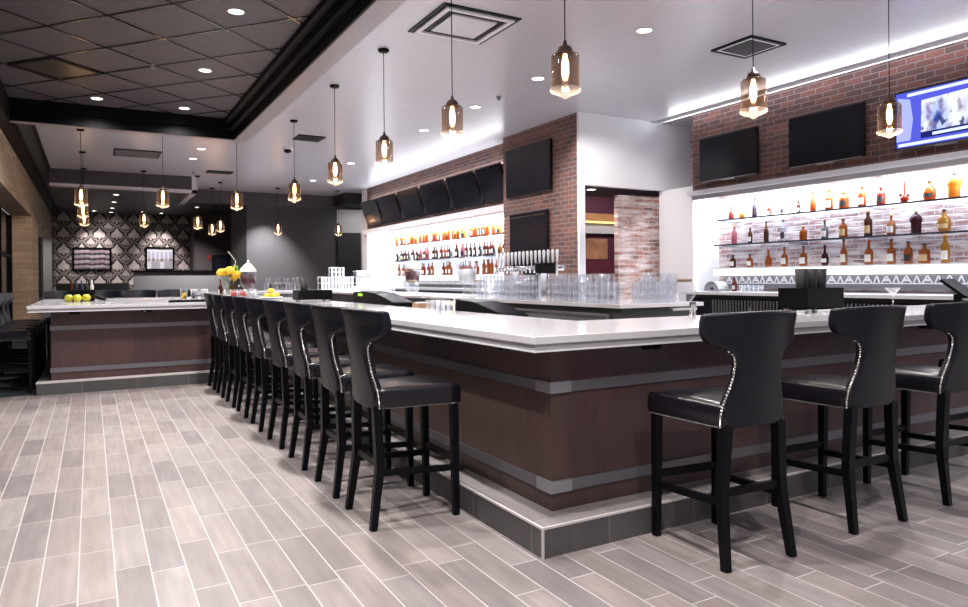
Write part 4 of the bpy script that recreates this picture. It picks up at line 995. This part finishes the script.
# caddies on the bar top
def caddy(label, x, y, rz=0., cups=3):
    t = thing('service_caddy', label, 'caddy', (x, y, 1.072), rz, 'black service caddies')
    zt_ = .15 if cups == 1 else .19
    b = MB(); b.box(-.22, .22, -.13, .13, .03, .04).box(-.22, .22, -.13, -.12, .03, zt_).box(-.22, .22, .12, .13, .03, zt_).box(-.22, -.21, -.12, .12, .03, zt_).box(.21, .22, -.12, .12, .03, zt_); b.build('box', 'black', t)
    b = MB()
    for sx in (-.19, .16):
        for sy in (-.11, .08): MB().box(sx, sx + .03, sy, sy + .03, 0, .03).build('foot', 'steel', t)
    for k in range(cups):
        MB().lathe([(0, .042), (.036, .042), (.052, zt_ + .15), (.048, zt_ + .15), (.032, .05)], 12, (-.11 + k * .11, 0, 0)).build('black_cup', 'black_soft', t)
caddy('black service caddy with a cup on the bar top behind the long row of stools', 2.48, 8.9, 0, 1)
caddy('black service caddy holding three dark cups on the short side of the bar', 4.93, 3.52, 0, 3)
# martini glass
t = thing('martini_glass', 'clear martini glass standing on the short side of the bar', 'glass', (6.10, 3.56, 1.072))
MB().lathe([(0, 0), (.04, 0), (.036, .006), (.006, .012), (.005, .09), (0, .09)], 14).build('stem_and_foot', 'clear_bright', t); MB().lathe([(.005, .09), (.062, .175), (.059, .175), (.0, .095)], 18).build('bowl', 'clear_bright', t)
# napkin box, faucet, steel appliance
t = thing('napkin_box', 'small brown napkin box on the service station behind the bar', 'box', (3.05, 6.75, .90)); MB().box(-.08, .08, -.08, .08, 0, .20).build('carton', 'kraft', t); MB().box(-.06, .06, -.06, .06, .20, .21).build('napkins', 'white_trim', t)
t = thing('sink_faucet', 'chrome faucet with a flat horizontal spout behind the first stool of the short side', 'faucet', (4.30, 4.15, .90)); MB().lathe([(0, 0), (.025, 0), (.025, .2), (0, .2)], 12).build('post', 'chrome', t); MB().box(-.24, .03, -.018, .018, .185, .205).build('spout', 'chrome', t); MB().box(-.03, .03, -.008, .008, .2, .25).build('lever', 'chrome', t)
t = thing('service_station', 'low steel sink station behind the short side of the bar', 'work counter', (3.6, 3.9, 0)); MB().box(0, 4.4, 0, .5, .86, .90).build('worktop', 'steel', t); MB().box(.02, 4.38, .04, .5, 0, .86).build('base_cabinet', 'black_soft', t)
t = thing('coffee_machine', 'rounded steel appliance at the end of the pale back counter', 'appliance', (8.62, 7.82, 1.12))
b = MB(); n_ = 12; pr = [(.15 * math.cos(PI * k / n_), .16 * math.sin(PI * k / n_)) for k in range(n_ + 1)]; vs = [(-.12, y_, z_) for y_, z_ in pr] + [(.12, y_, z_) for y_, z_ in pr]; n_ += 1
b.add(vs, [tuple(range(n_))[::-1], tuple(range(n_, 2 * n_))] + [(i, (i + 1) % n_, n_ + (i + 1) % n_, n_ + i) for i in range(n_)]); b.build('hood', 'steel', t); MB().box(-.13, -.12, -.1, .1, .02, .12).build('front_panel', 'pipe', t); MB().box(-.15, -.12, -.05, -.02, .03, .06).build('dial', 'black', t)
o = bottle('tall', .2, .035, 'l_red', 'label', 'cap'); o.location = (8.80, 7.62, 1.121); tag(o, 'red labelled bottle beside the steel appliance on the back counter', 'bottle')
t = thing('payment_terminal', 'black tilted till screen at the far end of the short side, edge of view', 'till', (8.0, 3.98, .90), 0, 'black till screens'); MB().box(-.12, .12, -.1, .1, 0, .02).build('stand', 'black', t); MB().beam((0, 0, .02), (.0, 0, .25), .06).build('neck', 'black', t); MB().beam((.0, -.13, .22), (.0, .11, .40), .26, None, .03).build('screen', 'black', t)

# ---------------------------------------------------------------- far wall pictures and bits
def picture(label, x0, x1, z0, z1, fn):
    t = thing('framed_picture', label, 'picture', ((x0 + x1) / 2, 30.98, (z0 + z1) / 2), 0, 'framed pictures on the damask wall'); w, h = (x1 - x0) / 2, (z1 - z0) / 2
    b = MB(); b.box(-w, w, -.04, .015, -h, -h + .06).box(-w, w, -.04, .015, h - .06, h).box(-w, -w + .06, -.04, .015, -h + .06, h - .06).box(w - .06, w, -.04, .015, -h + .06, h - .06); b.build('frame', 'black', t)
    b = MB(); mats = fn(b, w - .06, h - .06); b.build('print', mats, t)
def p1(b, w, h):
    b.box(-w, w, -.01, .01, -h, h, 0)
    for r in range(4):
        zc = -h + (r + .5) * 2 * h / 4
        for k in range(7): b.ball((-w * .86 + k * w * 1.72 / 6, -.012, zc + .012 * ((k * 7 + r * 3) % 3 - 1)), w / 5 * 1.0, 10, 6, 1 + ((k // 3) + r) % 2, sz=.58, sy=.03)
    return [mat('print_dark', (.03, .022, .03), .6), mat('print_mauve', (.26, .20, .24), .6), mat('print_pale', (.34, .27, .31), .6)]
def p2(b, w, h):
    b.box(-w, w, -.01, .01, -h, h, 0)
    for k in range(6):
        x = -w + (k + .5) * 2 * w / 6; b.box(x - .05, x + .04, -.014, -.01, -.12, h * .7, 1); b.ball((x, -.014, -.05), .07, 8, 5, 2 if k % 2 else 3, sy=.03); b.box(x - .08, x + .08, -.013, -.01, -h, -.13, 3 if k % 3 else 0)
    return [mat('print_white', (.62, .62, .68), .6), mat('print_lilac', (.42, .40, .55), .6), mat('print_rust', (.26, .20, .22), .6), mat('print_grey', (.35, .35, .40), .6)]
picture('black framed wide picture of stacked mauve rows on the damask wall', -.62, .70, 1.75, 2.66, p1)
picture('black framed pale picture with upright lilac figures above the low grey wall', 1.90, 2.96, 1.78, 2.71, p2)
tag(box('bench', 'black_soft', -1.1, 1.25, 29.5, 29.6, 0, 1.28), 'black bench back along the damask wall under the wide picture', 'bench')
tag(box('wall_mounted_alarm', 'red', 4.05, 4.13, 29.53, 29.6, 2.2, 2.36), 'small red alarm on the dark brown wall', 'alarm')
t = thing('dark_cabinet', 'black cabinet before the dark brown wall beside the flowers', 'cabinet', (4.55, 29.3, 0)); box('carcass', 'black', -.35, .45, -.2, .25, 0, 2.35, t); box('glass_door', 'screen', -.3, .4, -.22, -.2, .4, 2.25, t)
tag(box('black_speaker_box', 'black_soft', 4.35, 4.75, 19.75, 20.0, 1.0, 1.25), 'low black box behind the rear bar top before the grey wall', 'box')
tag(box('box_stand', 'dgrey_wall', 4.3, 4.8, 19.7, 20.05, 0, 1.0), 'dark stand under the low black box behind the rear bar', 'stand')
t = thing('wall_speaker', 'small white bracket on the lit white wall beside the crowded shelves', 'bracket', (7.5, 19.40, 2.45)); MB().beam((0, 0, .12), (-.12, -.05, -.2), .03).build('arm', 'pipe', t); MB().box(-.03, .03, .0, .055, .08, .2).build('plate', 'white_trim', t)

# ---------------------------------------------------------------- light
def area(name, loc, size, e, col, rot):
    L = bpy.data.lights.new(name, 'AREA'); L.shape = 'RECTANGLE'; L.size, L.size_y = size; L.energy = e; L.color = col
    o = bpy.data.objects.new(name, L); COL.objects.link(o); o.location = loc; o.rotation_euler = rot; return o
cw = (.93, .95, 1.)
area('niche_tube_light', (8.90, 2.4, 2.725), (.12, 11.5), 560, cw, (0, 0, 0))
area('niche_tube_light', (7.42, 15.3, 2.765), (.3, 7.6), 600, cw, (0, 0, 0))
area('cove_tube_light', (7.03, 15.4, 3.585), (.03, 7.6), 38, cw, (0, math.radians(180 - 32), 0))
area('cove_tube_light', (8.50, 2.4, 3.90), (.05, 12.6), 58, cw, (0, math.radians(180 - 40), 0))
for q_ in area_late: area(*q_)
area('lounge_fill_light', (10.4, 11.4, 3.68), (.5, .5), 80, (1, .93, .9), (0, 0, 0))  # unseen light added to brighten the lounge behind the opening
W = bpy.data.worlds.new('World'); SC.world = W; W.use_nodes = True
W.node_tree.nodes['Background'].inputs[0].default_value = (.86, .88, 1., 1); W.node_tree.nodes['Background'].inputs[1].default_value = .4

# ---------------------------------------------------------------- camera
f_, r_ = 698., .008
th = math.atan((484 - 91) / f_); S_, C_ = math.sin(th), math.cos(th)
F = Vector((S_, C_, 0)); R0 = Vector((C_, -S_, 0)); U0 = Vector((0, 0, 1))
R = R0 * math.cos(r_) - U0 * math.sin(r_); U = R0 * math.sin(r_) + U0 * math.cos(r_)
cam = bpy.data.cameras.new('camera'); co = bpy.data.objects.new('camera', cam); COL.objects.link(co)
mw = Matrix((R, U, -F)).transposed().to_4x4(); mw.translation = Vector((0, 0, 1.36)); co.matrix_world = mw
cam.sensor_fit = 'HORIZONTAL'; cam.sensor_width = 36; cam.lens = 36 * f_ / 968; cam.shift_y = -(303.5 - 278) / 968; cam.clip_start = .05
SC.camera = co
for o in bpy.data.objects:
    if '_used' in o: del o['_used']
SC.view_settings.view_transform = 'Standard'; SC.view_settings.look = 'None'; SC.view_settings.gamma = 1; SC.view_settings.use_curve_mapping = False
SC.view_settings.exposure = 0.
cy = SC.cycles
cy.use_denoising = True; cy.transparent_max_bounces = 24; cy.max_bounces = 8; cy.caustics_reflective = False; cy.caustics_refractive = False
cy.sample_clamp_indirect = 6.
